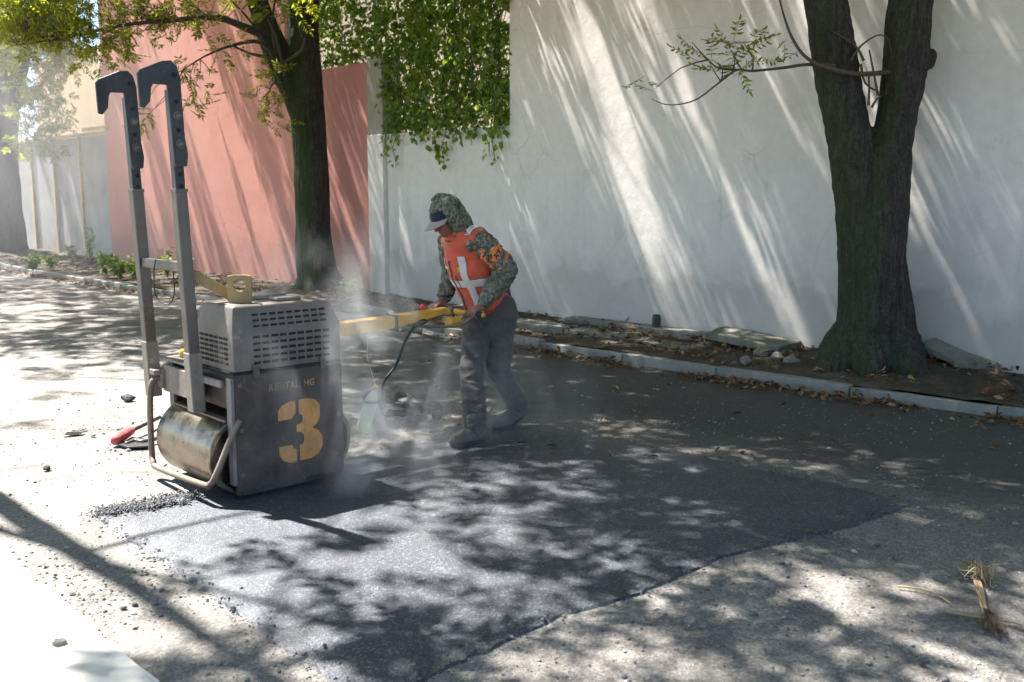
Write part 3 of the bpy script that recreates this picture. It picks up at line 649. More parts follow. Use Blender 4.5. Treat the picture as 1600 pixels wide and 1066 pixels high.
keepm = (rng.random(n) < den) & (dn > -.5+.25*(tq < T_LO-.0)) & ~((tq < T_LO) & (zq < 3.5)) & ~((zq < 2.5) & (rng.random(n) < .55))
tq, zq = tq[keepm], zq[keepm]; dq = .2+rng.normal(-.1, .09, len(tq))-.16*np.clip(np.array([noise.noise(Vector((a*2.6, 7, b_*2.2))) for a, b_ in zip(tq, zq)]), -.3, 1)
C = np.array([wp(a, b_, c) for a, b_, c in zip(tq, dq, zq)])
# hanging tails
tails = []; TW = MB()
for px, dz in ((612,.35),(625,.5),(690,.42),(700,.55),(742,.25),(770,.4),(778,.5),(655,.2),(720,.2),(790,.3),(672,.25)):
    t_ = wall_t(px); z0 = 2.75; pth = [wp(t_+.03*math.sin(k), -.05-.03*math.sin(k*2), z0-(dz+.3)*k/6) for k in range(7)]; TW.tube(pth, .004, 4, False)
    for _ in range(int(40*dz+14)):
        k = random.random(); tails.append(wp(t_+random.gauss(0,.045), -.06+random.gauss(0,.035), z0-(dz+.3)*k))
for k in range(70):
    t_ = random.uniform(T_LO-.1, T_HI); z0 = random.uniform(3.2, 5.6); TW.tube([wp(t_+random.gauss(0,.05), .1+random.gauss(0,.05), z0-q*.35) for q in range(int((z0-2.4)/.35)+1 if z0 > 2.8 else 2)], .005, 4, False)
C = np.concatenate([C, np.array(tails)]); k = len(C)
Nn = unit(np.array([-WN[0], -WN[1], .35])+rng.normal(0, .75, (k, 3))); A = unit(np.array([0, 0, -1.])+rng.normal(0, .5, (k, 3))); A = unit(A-Nn*(A*Nn).sum(1)[:, None])
Lq = rng.uniform(.035, .075, k)+.06*rng.random(k)**3; V, F, F2 = leaf_quads(C, A, Nn, Lq, Lq*rng.uniform(.65, .95, k), .18)
tri = np.concatenate([F2[:len(F2)//2][:, [0,1,3]], F2[len(F2)//2:][:, [0,1,2]], F[:, [0,1,2]], F[:, [0,2,3]]])
mk('stems', TW, M['twig'], ivy, world=True, fix=False)
tag(npmesh('leaves', V, tri, M['ivy'], ivy, off=root_loc(ivy)), kind='stuff')
# ------------------------------------------------------------------ walk-behind roller
def m_paint(name, col, dust, amt=.6, rough=.55, metal=0., chips=(.12,.07,.045), chip=.3, sc=4):
    m, t, o = mat(name); co = coords(t)
    c = ramp(t, tex(t, co, sc, 6, .6), [(.3, tuple(x*.75 for x in col)), (.7, tuple(x*1.2 for x in col))])
    c = mix(t, ramp(t, tex(t, co, sc*.8, 8, .7, .5), [(.4, 0.), (.7, amt)]), c, dust)
    c = mix(t, ramp(t, tex(t, co, sc*5, 6, .7), [(.60, 0.), (.64, chip)]), c, chips)
    c = mix(t, ramp(t, tex(t, coords(t, (1, 1, .18)), sc*3.2, 7, .7, .4), [(.5, 0.), (.62, amt*.75)]), c, tuple(x*.55 for x in dust))
    c = mix(t, ramp(t, tex(t, co, sc*2.2, 9, .75, 1.), [(.58, 0.), (.64, amt*.55)]), c, tuple(min(1, x*1.5) for x in dust))
    st = tex(t, coords(t, (1, 1, .1)), sc*6, 4); c = mix(t, ramp(t, st, [(.55, 0.), (.75, amt*.6)]), c, dust)
    pbr(t, o, c, rough, metal, bump(t, tex(t, co, 35, 5, .65), .25, .003), .4); return m
M['r_dark'] = m_paint('dusty_charcoal_paint', (.032,.027,.024), (.145,.11,.083), .7)
M['r_grey'] = m_paint('worn_grey_paint', (.14,.135,.13), (.27,.235,.19), .7, .55)
M['r_hood'] = m_paint('faded_grey_hood', (.125,.112,.10), (.23,.19,.15), .7, .5)
M['r_black'] = m_paint('black_steel', (.022,.024,.028), (.10,.095,.09), .3, .42, .2)
M['r_arm'] = m_paint('bare_grey_steel', (.105,.098,.09), (.17,.145,.12), .6, .42, .5)
M['r_frame'] = m_paint('muddy_frame_paint', (.17,.15,.125), (.30,.265,.215), .8, .7)
M['r_rust'] = m_paint('rusty_steel', (.17,.125,.09), (.26,.22,.175), .6, .65, .3, (.16,.06,.025), .8)
M['r_yellow'] = m_paint('yellow_machine_paint', (.74,.37,.02), (.32,.25,.13), .35, .45, 0, (.10,.08,.06), .6)
M['r_lug'] = m_paint('ochre_lug_paint', (.30,.205,.07), (.24,.20,.14), .5, .6)
M['r_text'] = m_paint('stencil_paint', (.64,.29,.075), (.30,.24,.16), .35, .7, 0, (.06,.06,.06), .6, 9)
M['r_faint'] = m_paint('faded_stencil_paint', (.36,.25,.12), (.12,.11,.10), .7, .8, 0, (.05,.05,.05), .9, 14)
M['rubber'] = simple('black_rubber', (.02,.02,.022), .6, 0, .3, 12)
M['hole'] = simple('painted_opening_shade', (.012,.012,.013), .9, 0, .2, 12)  # shade inside slots and holes, put into a flat dark colour
def m_drum():
    m, t, o = mat('polished_drum_steel'); co = coords(t, (1, 1, 1)); st = tex(t, coords(t, (1, 22, 1)), 3, 5); n = tex(t, co, 6, 7, .7)
    c = ramp(t, n, [(.3, (.13,.105,.08)), (.55, (.27,.23,.18)), (.75, (.10,.075,.055))])
    pbr(t, o, c, ramp(t, n, [(.3, .2), (.7, .42)]), .95, bump(t, st, .12, .004)); return m
M['drum'] = m_drum()
TH = math.radians(42); RL = np.array([math.cos(TH), math.sin(TH)]); RT = np.array([-math.sin(TH), math.cos(TH)])
HL, HW = .325, .38
RO = G(373, 783)[:2]+HL*RL+HW*RT
rol = tag(empty('road_roller', (RO[0], RO[1], .012), TH), 'grey walk-behind road roller with tall hooked arms and a stencilled 3', 'roller')
def rw(x, y, z): p = RO+RL*x+RT*y; return (p[0], p[1], z+.012)      # roller coordinates -> world
def fxz(x, z, y): return (x, y, z)
M['r_mud'] = simple('caked_asphalt', (.035,.033,.032), .95, 0, .4, 20, .9, .01, (.12,.11,.10), .5)
def rock_strip():
    b = MB(); n = 46; pr = [(.0,-.004),(-.010,.004),(-.004,.03),(.004,.036)]
    for i in range(n):
        x = -HL+.02+(2*HL-.1)*i/(n-1); k = .5+.9*abs(noise.noise(Vector((x*14, 3, 1))))+.4*random.random()
        b.v += [(x, -HW+dy*k-.0005, .012+dz*k) for dy, dz in pr]
    b.f = [(i*4+j, i*4+4+j, i*4+5+j, i*4+1+j) for i in range(n-1) for j in range(3)]; b.m = [0]*len(b.f); return b
# skirts
def rounded(x0, x1, z0, z1, rr, n=5):
    P = []
    for (cx, cz, a0, r) in ((x1-rr[1], z0+rr[1], -90, rr[1]), (x1-rr[2], z1-rr[2], 0, rr[2]), (x0+rr[3], z1-rr[3], 90, rr[3]), (x0+rr[0], z0+rr[0], 180, rr[0])):
        if r < 1e-3: P.append((cx, cz)); continue
        for k in range(n+1):
            a = math.radians(a0+90*k/n); P.append((cx+r*math.cos(a), cz+r*math.sin(a)))
    return P
mk('side_panel', MB().prism(rounded(-HL, HL, .008, .652, (.02,.07,.02,.006)), -HW, -HW+.03, fxz), M['r_dark'], rol, bevel=.004)
mk('side_panel', MB().prism(rounded(-HL, HL, .008, .652, (.02,.07,.02,.006)), HW-.03, HW, fxz), M['r_dark'], rol, bevel=.004)
mk('front_flange', MB().box((-HL-.022, -HW-.004, .07), (-HL-.001, -HW+.05, .64)), M['r_grey'], rol, bevel=.004)
mk('front_flange', MB().box((-HL-.022, HW-.05, .07), (-HL-.001, HW+.004, .64)), M['r_grey'], rol, bevel=.004)
mk('chassis', MB().box((-.08, -HW+.034, .28), (HL-.02, HW-.034, .645)).box((-HL+.01, -HW+.034, .46), (-.082, HW-.034, .645)), M['r_dark'], rol, bevel=.006)
mk('front_crossmember', MB().box((-HL-.055, -.10, .47), (-HL-.024, HW+.01, .625)).box((-HL-.05, -HW+.055, .585), (-HL-.026, -.104, .625)), M['r_frame'], rol, bevel=.008)
mk('top_plate', MB().box((-HL-.05, .06, .648), (.2, HW+.02, .664)), M['r_frame'], rol, bevel=.004)
cap = mk('fuel_cap', MB().lathe([(.036,.664),(.040,.668),(.040,.70),(.034,.71),(.01,.712)], 18, Matrix.Translation((-HL+.05, HW-.09, 0))), M['r_yellow'], rol, smooth=True, bevel=.002)
# drums
def drum(x):
    Mx = Matrix.Translation((x, 0, .213)) @ Matrix.Rotation(math.radians(90), 4, 'X'); r = .213; w = HW-.045
    d = mk('drum', MB().lathe([(.05,-w+.05),(r-.03,-w+.05),(r-.025,-w),(r-.006,-w),(r,-w+.006),(r,w-.006),(r-.006,w),(r-.025,w),(r-.03,w-.05),(.05,w-.05)], 56, Mx), M['drum'], rol, smooth=True)
    d.data.set_sharp_from_angle(angle=.6)
    mk('axle', MB().lathe([(.035,-w-.01),(.035,w+.01)], 14, Mx), M['r_black'], d, smooth=False); return d
drum(-.245); drum(.19)
mk('scraper', MB().box((-HL-.03, -HW+.06, .40), (-HL+.02, HW-.06, .412)), M['r_rust'], rol, bevel=.002)
mk('bracket', MB().box((-HL-.075, HW-.03, .49), (-HL-.05, HW+.035, .60)).box((-HL-.12, HW-.03, .57), (-HL-.078, HW+.035, .60)), M['r_frame'], rol, bevel=.004)
# bent tube guard
pp, rr = smooth_path([(-HL-.05, HW+.005, .545), (-HL-.115, HW+.01, .53), (-HL-.135, HW+.01, .40), (-HL-.14, HW+.01, .14), (-HL-.15, HW-.03, .075), (-HL-.155, HW-.12, .06), (-HL-.15, -HW+.10, .085), (-HL-.14, -HW+.03, .10), (-HL-.12, -HW+.0, .15), (-HL-.03, -HW-.012, .34), (-HL+.02, -HW-.012, .42)], [.017]*11, 5)
mk('drum_guard', MB().tube(pp, .017, 10), M['r_rust'], rol, smooth=True)
# engine hood with sloped shoulders
def hood_section(x0, x1, y0, y1, z): return [(x0,y0,z),(x1,y0,z),(x1,y1,z),(x0,y1,z)]
hy1 = .045; b = MB(); lv = [hood_section(-HL+.004, HL-.004, -HW+.003, hy1, .667), hood_section(-HL+.004, HL-.004, -HW+.003, hy1, .875), hood_section(-HL+.026, HL-.045, -HW+.034, hy1-.02, 1.0), hood_section(-HL+.036, HL-.055, -HW+.044, hy1-.03, 1.008)]
for q in lv: b.v += q
b.f = [(0,3,2,1), (12,13,14,15)]+[(i*4+j, i*4+(j+1)%4, i*4+4+(j+1)%4, i*4+4+j) for i in range(3) for j in range(4)]; b.m = [0]*len(b.f)
hood = mk('engine_hood', b, M['r_hood'], rol, bevel=.012, segs=3, smooth=True)
b = MB()
for r_ in range(5):                                                  # side louvres
    for c_ in range(9):
        if random.random() < .06: continue
        x = -HL+.12+c_*.052; z = .70+r_*.034
        b.box((x, -HW-.001, z), (x+.038, -HW+.004, z+.013))
tag(mk('louvres', b, M['hole'], hood), kind='stuff')
b = MB(); sl_ = (.034-.003)/(1.0-.875)
for r_ in range(3):
    for c_ in range(9):
        x = -HL+.125+c_*.050; z0 = .893+r_*.029; y0 = -HW+.003+(z0-.875)*sl_; z1 = z0+.012; y1 = -HW+.003+(z1-.875)*sl_
        b.add([(x,y0-.0015,z0),(x+.037,y0-.0015,z0),(x+.037,y1-.0015,z1),(x,y1-.0015,z1)], [(0,1,2,3)])
tag(mk('louvres', b, M['hole'], hood), kind='stuff')
b = MB()
for r_ in range(6):
    for c_ in range(6):
        y = -HW+.06+c_*.056; z = .70+r_*.026
        b.box((-HL+.000, y, z), (-HL+.009, y+.04, z+.012))
tag(mk('louvres', b, M['hole'], hood), kind='stuff')
mk('hood_seam', MB().box((-HL-.002, -HW-.002, .6535), (HL-.01, hy1, .6665)), M['hole'], rol)
mk('lid', MB().box((-.15, -.16, 1.009), (.12, .0, 1.035)), M['r_grey'], hood, bevel=.008)
mk('exhaust_cap', MB().box((-.02, -.30, 1.009), (.13, -.2, 1.03)), M['r_grey'], hood, bevel=.008)
# lifting lug : plate with a hole, ring of quads
def plate_with_hole(name, w, h, rh, M4, th, m, parent, cz=None, n=24, rc=.018):
    cz = h*.6 if cz is None else cz; outer = []
    for k in range(n):
        a = 2*math.pi*k/n; dx, dz = math.cos(a), math.sin(a)
        s_ = min((w/2)/abs(dx) if abs(dx) > 1e-6 else 9, ((h-cz) if dz > 0 else cz)/abs(dz) if abs(dz) > 1e-6 else 9); outer.append((dx*s_, cz+dz*s_))
    inner = [(rh*math.cos(2*math.pi*k/n), cz+rh*math.sin(2*math.pi*k/n)) for k in range(n)]
    # exact corners
    for cx, cz_ in ((w/2,h),(-w/2,h),(-w/2,0),(w/2,0)):
        i = min(range(n), key=lambda q: (outer[q][0]-cx)**2+(outer[q][1]-cz_)**2); outer[i] = (cx*.94, cz_-(.006 if cz_ > 0 else 0))
    b = MB(); v = []
    for y in (-th/2, th/2): v += [M4 @ Vector((p[0], y, p[1])) for p in outer]+[M4 @ Vector((p[0], y, p[1])) for p in inner]
    f = []
    for k in range(n):
        k2 = (k+1) % n
        f += [(k,k2,n+k2,n+k), (2*n+k,3*n+k,3*n+k2,2*n+k2), (k,2*n+k,2*n+k2,k2), (n+k,n+k2,3*n+k2,3*n+k)]
    b.add(v, f); return mk(name, b, m, parent, bevel=.002, segs=1)
plate_with_hole('lifting_lug', .125, .15, .033, Matrix.Translation((-.19, -HW+.16, 1.008)) @ Matrix.Rotation(math.radians(-36), 4, 'Z'), .022, M['r_lug'], rol, .095)
# hooked arms
def arm(y):
    xb = -HL-.075; lean = -.034                                          # x shift per metre of height
    def pos(x, z): return xb+lean*(z-.5)+x
    a = .036
    low = MB(); P = lambda z, k=a: [(pos(-k, z), y-k, z), (pos(k, z), y-k, z), (pos(k, z), y+k, z), (pos(-k, z), y+k, z)]
    def box_arm(z0, z1, k0): b = MB(); b.v = P(z0, k0)+P(z1, k0); b.f = [(0,3,2,1),(4,5,6,7),(0,1,5,4),(1,2,6,5),(2,3,7,6),(3,0,4,7)]; b.m = [0]*6; return b
    A = mk('lifting_arm', box_arm(.44, 1.60, .031), M['r_arm'], rol, bevel=.005)
    mk('arm_extension', box_arm(1.602, 2.10, .0255), M['r_black'], A, bevel=.004)
    mk('sleeve', box_arm(.43, .75, .036), M['r_frame'], A, bevel=.005)
    mk('end_collar', box_arm(1.588, 1.606, .034), M['r_arm'], A, bevel=.003)
    # profiled hook plate, one each side of the tube
    cx = pos(0, 2.1)
    prof = [(.036,1.72),(.046,1.78),(.036,1.86),(.036,2.16),(.022,2.215),(-.005,2.24),(-.05,2.235),(-.165,2.185),(-.182,2.165),(-.182,2.005),(-.16,2.0),(-.128,2.035),(-.118,2.10),(-.106,2.12),(-.036,2.12),(-.03,1.74),(-.02,1.71)]
    hk = mk('hook', MB().prism([(pos(px_, z_), z_) for px_, z_ in prof], y-.044, y-.0265, fxz), M['r_black'], A, bevel=.003)
    ry = Matrix.Rotation(math.radians(90), 4, 'X')
    for z_, r_, m_ in ((2.17,.013,'pale'),(2.04,.011,'hole'),(1.90,.011,'hole'),(1.68,.011,'hole'),(1.62,.011,'hole')):
        mk('bolt_hole', MB().lathe([(r_, 0), (r_, .004)], 14, Matrix.Translation((pos(.004, z_), y-(.0435 if z_ > 1.7 else .0247), z_)) @ ry), M['hole'], A)  # dark discs on the steel; the shade of a hole is in their colour
    for z_ in (1.97, 1.83):
        mk('bolt', MB().lathe([(.023,0),(.023,.006),(.015,.007),(.015,.02),(.01,.023)], 12, Matrix.Translation((pos(.004, z_), y-.0445, z_)) @ ry), M['r_arm'], A, smooth=False)
    return pos
YA, YB = -.085, HW+.10
pos = arm(YA); arm(YB)
mk('arm_crossbar', MB().box((pos(-.02, 1.2), YA+.04, 1.175), (pos(.02, 1.2), YB-.04, 1.228)), M['r_arm'], rol, bevel=.004)
pp, _ = smooth_path([(pos(-.03,1.2), .22, 1.23), (pos(-.04,1.2), .23, 1.15), (pos(-.05,1.1), .20, 1.03), (pos(-.02,1.1), .12, .99), (pos(.0,1.1), .08, 1.05), (pos(0,1.2), .07, 1.17)], [.003]*6, 5); mk('tie_wire', MB().tube(pp, .004, 5), M['rubber'], rol, smooth=True)
b = MB(); e0, e1 = Vector((pos(.03, 1.16), YA, 1.165)), Vector((-.16, -HW+.26, 1.02))
d = (e1-e0); q = d.to_track_quat('X', 'Z').to_matrix().to_4x4(); b.box((0, -.012, -.028), (d.length, .012, .028), 0, Matrix.Translation(e0) @ q); mk('diagonal_brace', b, M['r_lug'], rol, bevel=.003)
for (x, z) in ((-HL+.03,.60),(HL-.03,.60),(-HL+.03,.12),(HL-.05,.14),(-HL+.03,.36),(HL-.03,.36)):
    mk('panel_bolt', MB().lathe([(.013,0),(.013,.004),(.009,.005),(.009,.011)], 6, Matrix.Translation((x, -HW-.0002, z)) @ Matrix.Rotation(math.radians(90), 4, 'X')), M['r_rust'], rol)
for x in (-.2, .2): mk('hood_latch', MB().box((x-.018, -HW-.014, .635), (x+.018, -HW+.001, .70)).box((x-.008, -HW-.022, .66), (x+.008, -HW-.0145, .69)), M['r_arm'], hood, bevel=.003)
mk('caked_asphalt', rock_strip(), M['r_mud'], rol)
# side stencil : 3
zx = lambda X: -HL+(X-437)/438*2*HL*.985; zz = lambda Yp: .305+(700-Yp)/800
for pl in ([(690,562),(735,562),(765,575),(780,600),(780,650),(765,680),(745,695),(770,710),(787,740),(787,785),(770,815),(735,832),(690,832),(690,765),(705,760),(710,745),(710,725),(700,708),(680,702),(680,672),(698,668),(706,655),(706,635),(690,622)],
           [(605,600),(620,578),(650,566),(677,563),(677,618),(668,625),(662,640),(605,642)], [(605,757),(660,757),(663,770),(677,780),(677,835),(650,835),(620,820),(606,795)]):
    tag(mk('stencil_number', MB().prism([(zx(a), zz(b_)) for a, b_ in pl], -HW-.0015, -HW+.001, fxz), M['r_text'], rol), 'ochre stencilled number 3')
def text_mesh(txt, size, bold=0., stretch=1.):
    cu = bpy.data.curves.new('txt', 'FONT'); cu.body = txt; cu.size = size; cu.offset = bold; cu.space_character = 1.15; cu.extrude = .0005
    o = bpy.data.objects.new('txt', cu); COL.objects.link(o); dg = bpy.context.evaluated_depsgraph_get()
    me = bpy.data.meshes.new_from_object(o.evaluated_get(dg)); bpy.data.objects.remove(o); return me
for word, xa, xb_ in (('RENTAL', 573, 702), ('HG', 716, 763)):
    for i, ch in enumerate(word):
        me = text_mesh(ch, .052, .0016); w = max(v.co.x for v in me.vertices)-min(v.co.x for v in me.vertices); w0 = min(v.co.x for v in me.vertices)
        cw_ = (zx(xb_)-zx(xa))/len(word); k = cw_*.84/w; me.transform(Matrix.Translation((zx(xa)+cw_*i, -HW-.0015, .548)) @ Matrix.Rotation(math.radians(90), 4, 'X') @ Matrix.Diagonal((k, 1, 1, 1)) @ Matrix.Translation((-w0, 0, 0))); me.materials.clear()
        link('stencil_letter', me, M['r_faint'], rol)
# steering handle
HZ = .815; GX = 1.44
hb = MB(); sec = [(HL-.05,.078,.05),(HL+.55,.076,.048),(HL+.78,.06,.045),(GX-.06,.028,.04)]
for i, (x, h, w) in enumerate(sec):
    zt = HZ+.0+.01*i; hb.v += [(x,-w,zt-h),(x,w,zt-h),(x,w,zt),(x,-w,zt)]
hb.f = [(0,1,2,3),(15,14,13,12)]+[(i*4+j, i*4+(j+1)%4, i*4+4+(j+1)%4, i*4+4+j) for i in range(3) for j in range(4)]; hb.m = [0]*len(hb.f)
handle = mk('steering_handle', hb, M['r_yellow'], rol, bevel=.005)
for x0, x1 in ((HL+.10, HL+.145), (HL+.60, HL+.625)):
    mk('tape_band', MB().box((x0, -.0515, HZ-.0815), (x1, .0515, HZ+.017)), M['rubber'], handle, bevel=.004)
mk('grip_bar', MB().tube([(GX, -.29, HZ), (GX, .29, HZ)], .016, 12), M['r_yellow'], handle, smooth=True)
for sg in (-1, 1): mk('grip', MB().tube([(GX, sg*.13, HZ), (GX, sg*.285, HZ)], .0195, 12), M['rubber'], handle, smooth=True)
mk('hoop', MB().tube(smooth_path([(HL+.7, -.04, HZ-.05), (HL+.9, -.1, HZ-.075), (GX-.08, -.17, HZ-.06), (GX, -.2, HZ-.005)], [.01]*4, 4)[0], .010, 8), M['r_rust'], handle, smooth=True)
mk('hoop', MB().tube(smooth_path([(HL+.7, .04, HZ-.05), (HL+.9, .1, HZ-.075), (GX-.08, .17, HZ-.06), (GX, .2, HZ-.005)], [.01]*4, 4)[0], .010, 8), M['r_rust'], handle, smooth=True)
mk('control_box', MB().box((GX-.13, -.13, HZ-.085), (GX-.05, -.05, HZ-.02)), M['r_yellow'], handle, bevel=.006)
mk('lever', MB().tube([(GX-.10, -.11, HZ-.02), (GX-.13, -.13, HZ+.03)], .007, 8).ball((GX-.13,-.13,HZ+.035), .014), M['r_arm'], handle, smooth=True)
mk('red_knob', MB().ball((GX-.17, .12, HZ+.03), .022).tube([(GX-.17,.12,HZ-.02),(GX-.17,.12,HZ+.03)], .006, 6), simple('red_plastic', (.6,.04,.04), .4), handle, smooth=True)
# bottle on a wire and its hose
bot = tag(empty('plastic_bottle', rw(.72, -.02, .12)), 'plastic bottle half full of greenish water hanging under the handle', 'bottle')
tilt = Matrix.Translation(Vector(rw(.66, -.06, .135))) @ Matrix.Rotation(math.radians(17), 4, Vector((-.1, 1, 0)))
def m_clear(name, col, rough, ior, trans=1.):
    m, t, o = mat(name); pbr(t, o, col, rough, 0, None, .5, **{'Transmission Weight': trans, 'IOR': ior}); return m
def m_glassy(name, col, clear, trl):       # thin plastic: mostly see-through, a little milky and shiny
    m, t, o = mat(name); p = nd(t, 'ShaderNodeBsdfPrincipled'); p.inputs['Base Color'].default_value = (*col, 1); p.inputs['Roughness'].default_value = .15
    tl = nd(t, 'ShaderNodeBsdfTranslucent'); tl.inputs[0].default_value = (*col, 1); a = nd(t, 'ShaderNodeMixShader'); a.inputs[0].default_value = trl; t.links.new(p.outputs[0], a.inputs[1]); t.links.new(tl.outputs[0], a.inputs[2])
    tp = nd(t, 'ShaderNodeBsdfTransparent'); tp.inputs[0].default_value = (.96,.98,.95,1); b2 = nd(t, 'ShaderNodeMixShader'); b2.inputs[0].default_value = clear; t.links.new(a.outputs[0], b2.inputs[1]); t.links.new(tp.outputs[0], b2.inputs[2]); t.links.new(b2.outputs[0], o.inputs[0]); return m
M['pet'] = m_glassy('clear_plastic', (.88,.92,.86), .55, .3); M['water'] = m_glassy('cloudy_water', (.84,.9,.66), .1, .5)
mk('shell', MB().lathe([(.012,.004),(.036,0),(.046,.018),(.046,.07),(.043,.08),(.046,.09),(.046,.19),(.036,.225),(.017,.262),(.014,.285)], 24, tilt), M['pet'], bot, smooth=True, world=True)
mk('water', MB().lathe([(.01,.006),(.034,.003),(.043,.02),(.043,.07),(.0405,.08),(.043,.09),(.043,.135)], 24, tilt), M['water'], bot, smooth=True, world=True)
mk('cap', MB().lathe([(.017,.283),(.017,.305),(.014,.308)], 14, tilt), simple('yellow_cap', (.7,.55,.03), .4), bot, smooth=True, world=True)
top = tilt @ Vector((0,0,.3))
mk('wire', MB().tube([top, Vector(rw(.71,-.053,.60)), Vector(rw(.73,-.053,HZ-.03))], .0025, 5), M['galv'], bot, world=True)
nk = tilt @ Vector((.05,-.0,.235)); nk2 = tilt @ Vector((-.05,.0,.20))
pth, _ = smooth_path([rw(HL+.83,-.052,HZ-.03), rw(HL+.76,-.07,HZ-.04), rw(HL+.66,-.075,.68), rw(HL+.58,-.08,.53), rw(HL+.47,-.10,.435), tilt @ Vector((.055,-.05,.235)), tilt @ Vector((-.01,-.062,.205)), nk2, tilt @ Vector((-.035,.03,.25)), tilt @ Vector((0,-.017,.288))], [.008]*10, 6)
tag(mk('hose', MB().tube([Vector(p) for p in pth], .0085, 8), M['rubber'], smooth=True, loc=rw(HL+.83,-.06,HZ-.03)), 'thin black hose curving from the yellow handle to the bottle', 'hose')
# ------------------------------------------------------------------ the worker
def wm(name, col, var=.2, scale=12, rough=.9, folds=.35, dirt=None, amt=.4):
    m, t, o = mat(name); co = coords(t); n = tex(t, co, scale, 5, .6)
    c = ramp(t, n, [(.3, tuple(x*(1-var) for x in col)), (.7, tuple(x*(1+var) for x in col))])
    if dirt: c = mix(t, ramp(t, tex(t, co, 3.5, 6, .65), [(.42, 0.), (.65, amt)]), c, dirt)
    pbr(t, o, c, rough, 0, bump(t, tex(t, co, 300, 2), .2, .001, bump(t, tex(t, coords(t, (1,1,2.2)), 13, 3), folds, .02)), .25, **{'Sheen Weight': .2}); return m
def m_camo(name):
    m, t, o = mat(name); co = coords(t); a = tex(t, co, 16, 5, .7, 1.2); b = tex(t, co, 34, 4, .7, 1.); s = tex(t, coords(t, (1,1,.25)), 60, 3)
    c = ramp(t, a, [(.40, (.085,.085,.062)), (.47, (.20,.188,.145)), (.53, (.115,.115,.082)), (.60, (.30,.28,.225))], 'CONSTANT')
    c = mix(t, ramp(t, b, [(.52, 0.), (.55, .75)]), c, (.05,.05,.04)); c = mix(t, ramp(t, s, [(.55, 0.), (.62, .5)]), c, (.30,.28,.23))
    pbr(t, o, c, .95, 0, bump(t, tex(t, coords(t, (1,1,2.5)), 14, 4), .5, .025), .2); return m
M['camo'] = m_camo('camouflage_cloth')
def m_print():
    m, t, o = mat('orange_print_cloth'); co = coords(t); a = tex(t, co, 13, 4, .6, 1.5)
    c = ramp(t, a, [(.36, (.05,.055,.06)), (.45, (.75,.20,.035)), (.55, (.55,.12,.03)), (.62, (.42,.38,.32))], 'CONSTANT'); pbr(t, o, c, .9, 0, bump(t, tex(t, co, 14, 3), .4, .02), .2); return m
M['print'] = m_print()
M['vest'] = wm('orange_vest_cloth', (.62,.105,.055), .2, 8, .85, .8, (.42,.10,.05), .5)
M['strip'] = wm('reflective_strip', (.66,.62,.58), .08, 20, .55, .2, (.45,.40,.36), .4)
M['trouser'] = wm('dark_work_trousers', (.06,.057,.055), .25, 10, .95, .6, (.15,.13,.11), .55)
M['skin'] = wm('brown_skin', (.20,.095,.062), .12, 14, .55, .0)
M['boot'] = wm('dusty_boot_leather', (.085,.075,.065), .3, 12, .85, .4, (.17,.15,.13), .6)
M['capcloth'] = wm('navy_cap_cloth', (.022,.024,.045), .2, 12, .9, .1); M['brim'] = wm('sun_bleached_brim', (.36,.28,.25), .1, 12, .9, .05)
M['eye'] = simple('dark_eye', (.02,.015,.012), .2)
Fd = np.array([-RL[0], -RL[1], 0]); Lf = np.array([-RT[0], -RT[1], 0])*1.0      # forward (to the roller) and the worker's left
base = np.array(rw(GX+.265, 0, 0)); base[2] = .0
def pj(f, l, z): p = base+Fd*f+Lf*l; return Vector((p[0], p[1], z))
man = tag(empty('person', tuple(base)), 'worker in orange vest, camouflage hood and peaked cap guiding the roller by its handle', 'person')
footR = G(737, 688, .02); footL = G(800, 662, .02)
def to_local(p): q = np.array(p)-base; return float(q @ Fd), float(q @ Lf)
fR, fL = to_local(footR), to_local(footL)
hipR, hipL = pj(-.02,-.085,.80), pj(-.05,.085,.80)
kneeR = pj((fR[0]-.02)/2+.035, (fR[1]-.085)/2, .445); ankR = pj(fR[0]-.03, fR[1], .085)
kneeL = pj((fL[0]-.05)/2+.065, (fL[1]+.085)/2, .425); ankL = pj(fL[0]-.05, fL[1], .14)
pel = pj(-.03, 0, .84); waist = pj(.03, 0, .97); chest = pj(.12, 0, 1.14); upch = pj(.18, 0, 1.265); nb = pj(.21, 0, 1.33)
shR, shL = pj(.175,-.175,1.262), pj(.165,.175,1.275)
gR, gL = Vector(rw(GX, .20, HZ)), Vector(rw(GX, -.20, HZ))                       # where the hands hold
wrR = gR+Vector(Fd)*-.065+Vector((0,0,.055)); wrL = gL+Vector(Fd)*-.065+Vector((0,0,.05))
elR = (shR+wrR)/2+Vector(Lf)*-.06+Vector(Fd)*-.10+Vector((0,0,-.0)); elL = (shL+wrL)/2+Vector(Lf)*.085+Vector(Fd)*-.12+Vector((0,0,.02))
hc = pj(.335, .005, 1.435)                                                        # head centre
hd = Matrix.Rotation(0, 3, 'X'); fv = Vector(Fd); lv_ = Vector(Lf)
yaw = Matrix.Rotation(math.radians(-4), 3, 'Z'); fh = (yaw @ (fv*.86+Vector((0,0,-.51)))).normalized(); lh = (yaw @ lv_).normalized(); uh = fh.cross(lh).normalized()
if uh.z < 0: uh = -uh
HM = Matrix((fh, lh, uh)).transposed()                                            # head axes: x front, y left, z up
def hp(x, y, z): return hc+HM @ Vector((x, y, z))
b = MB()
# trunk
b.limb([pel, waist, chest, upch], [.135,.125,.145,.115]); b.limb([shR, upch, shL], [.07,.10,.07]); b.limb([hipR+Vector((0,0,.02)), hipL+Vector((0,0,.02))], [.1,.1])
b.limb([nb-Vector((0,0,.05)), hp(-.02,0,-.06)], [.062,.055])
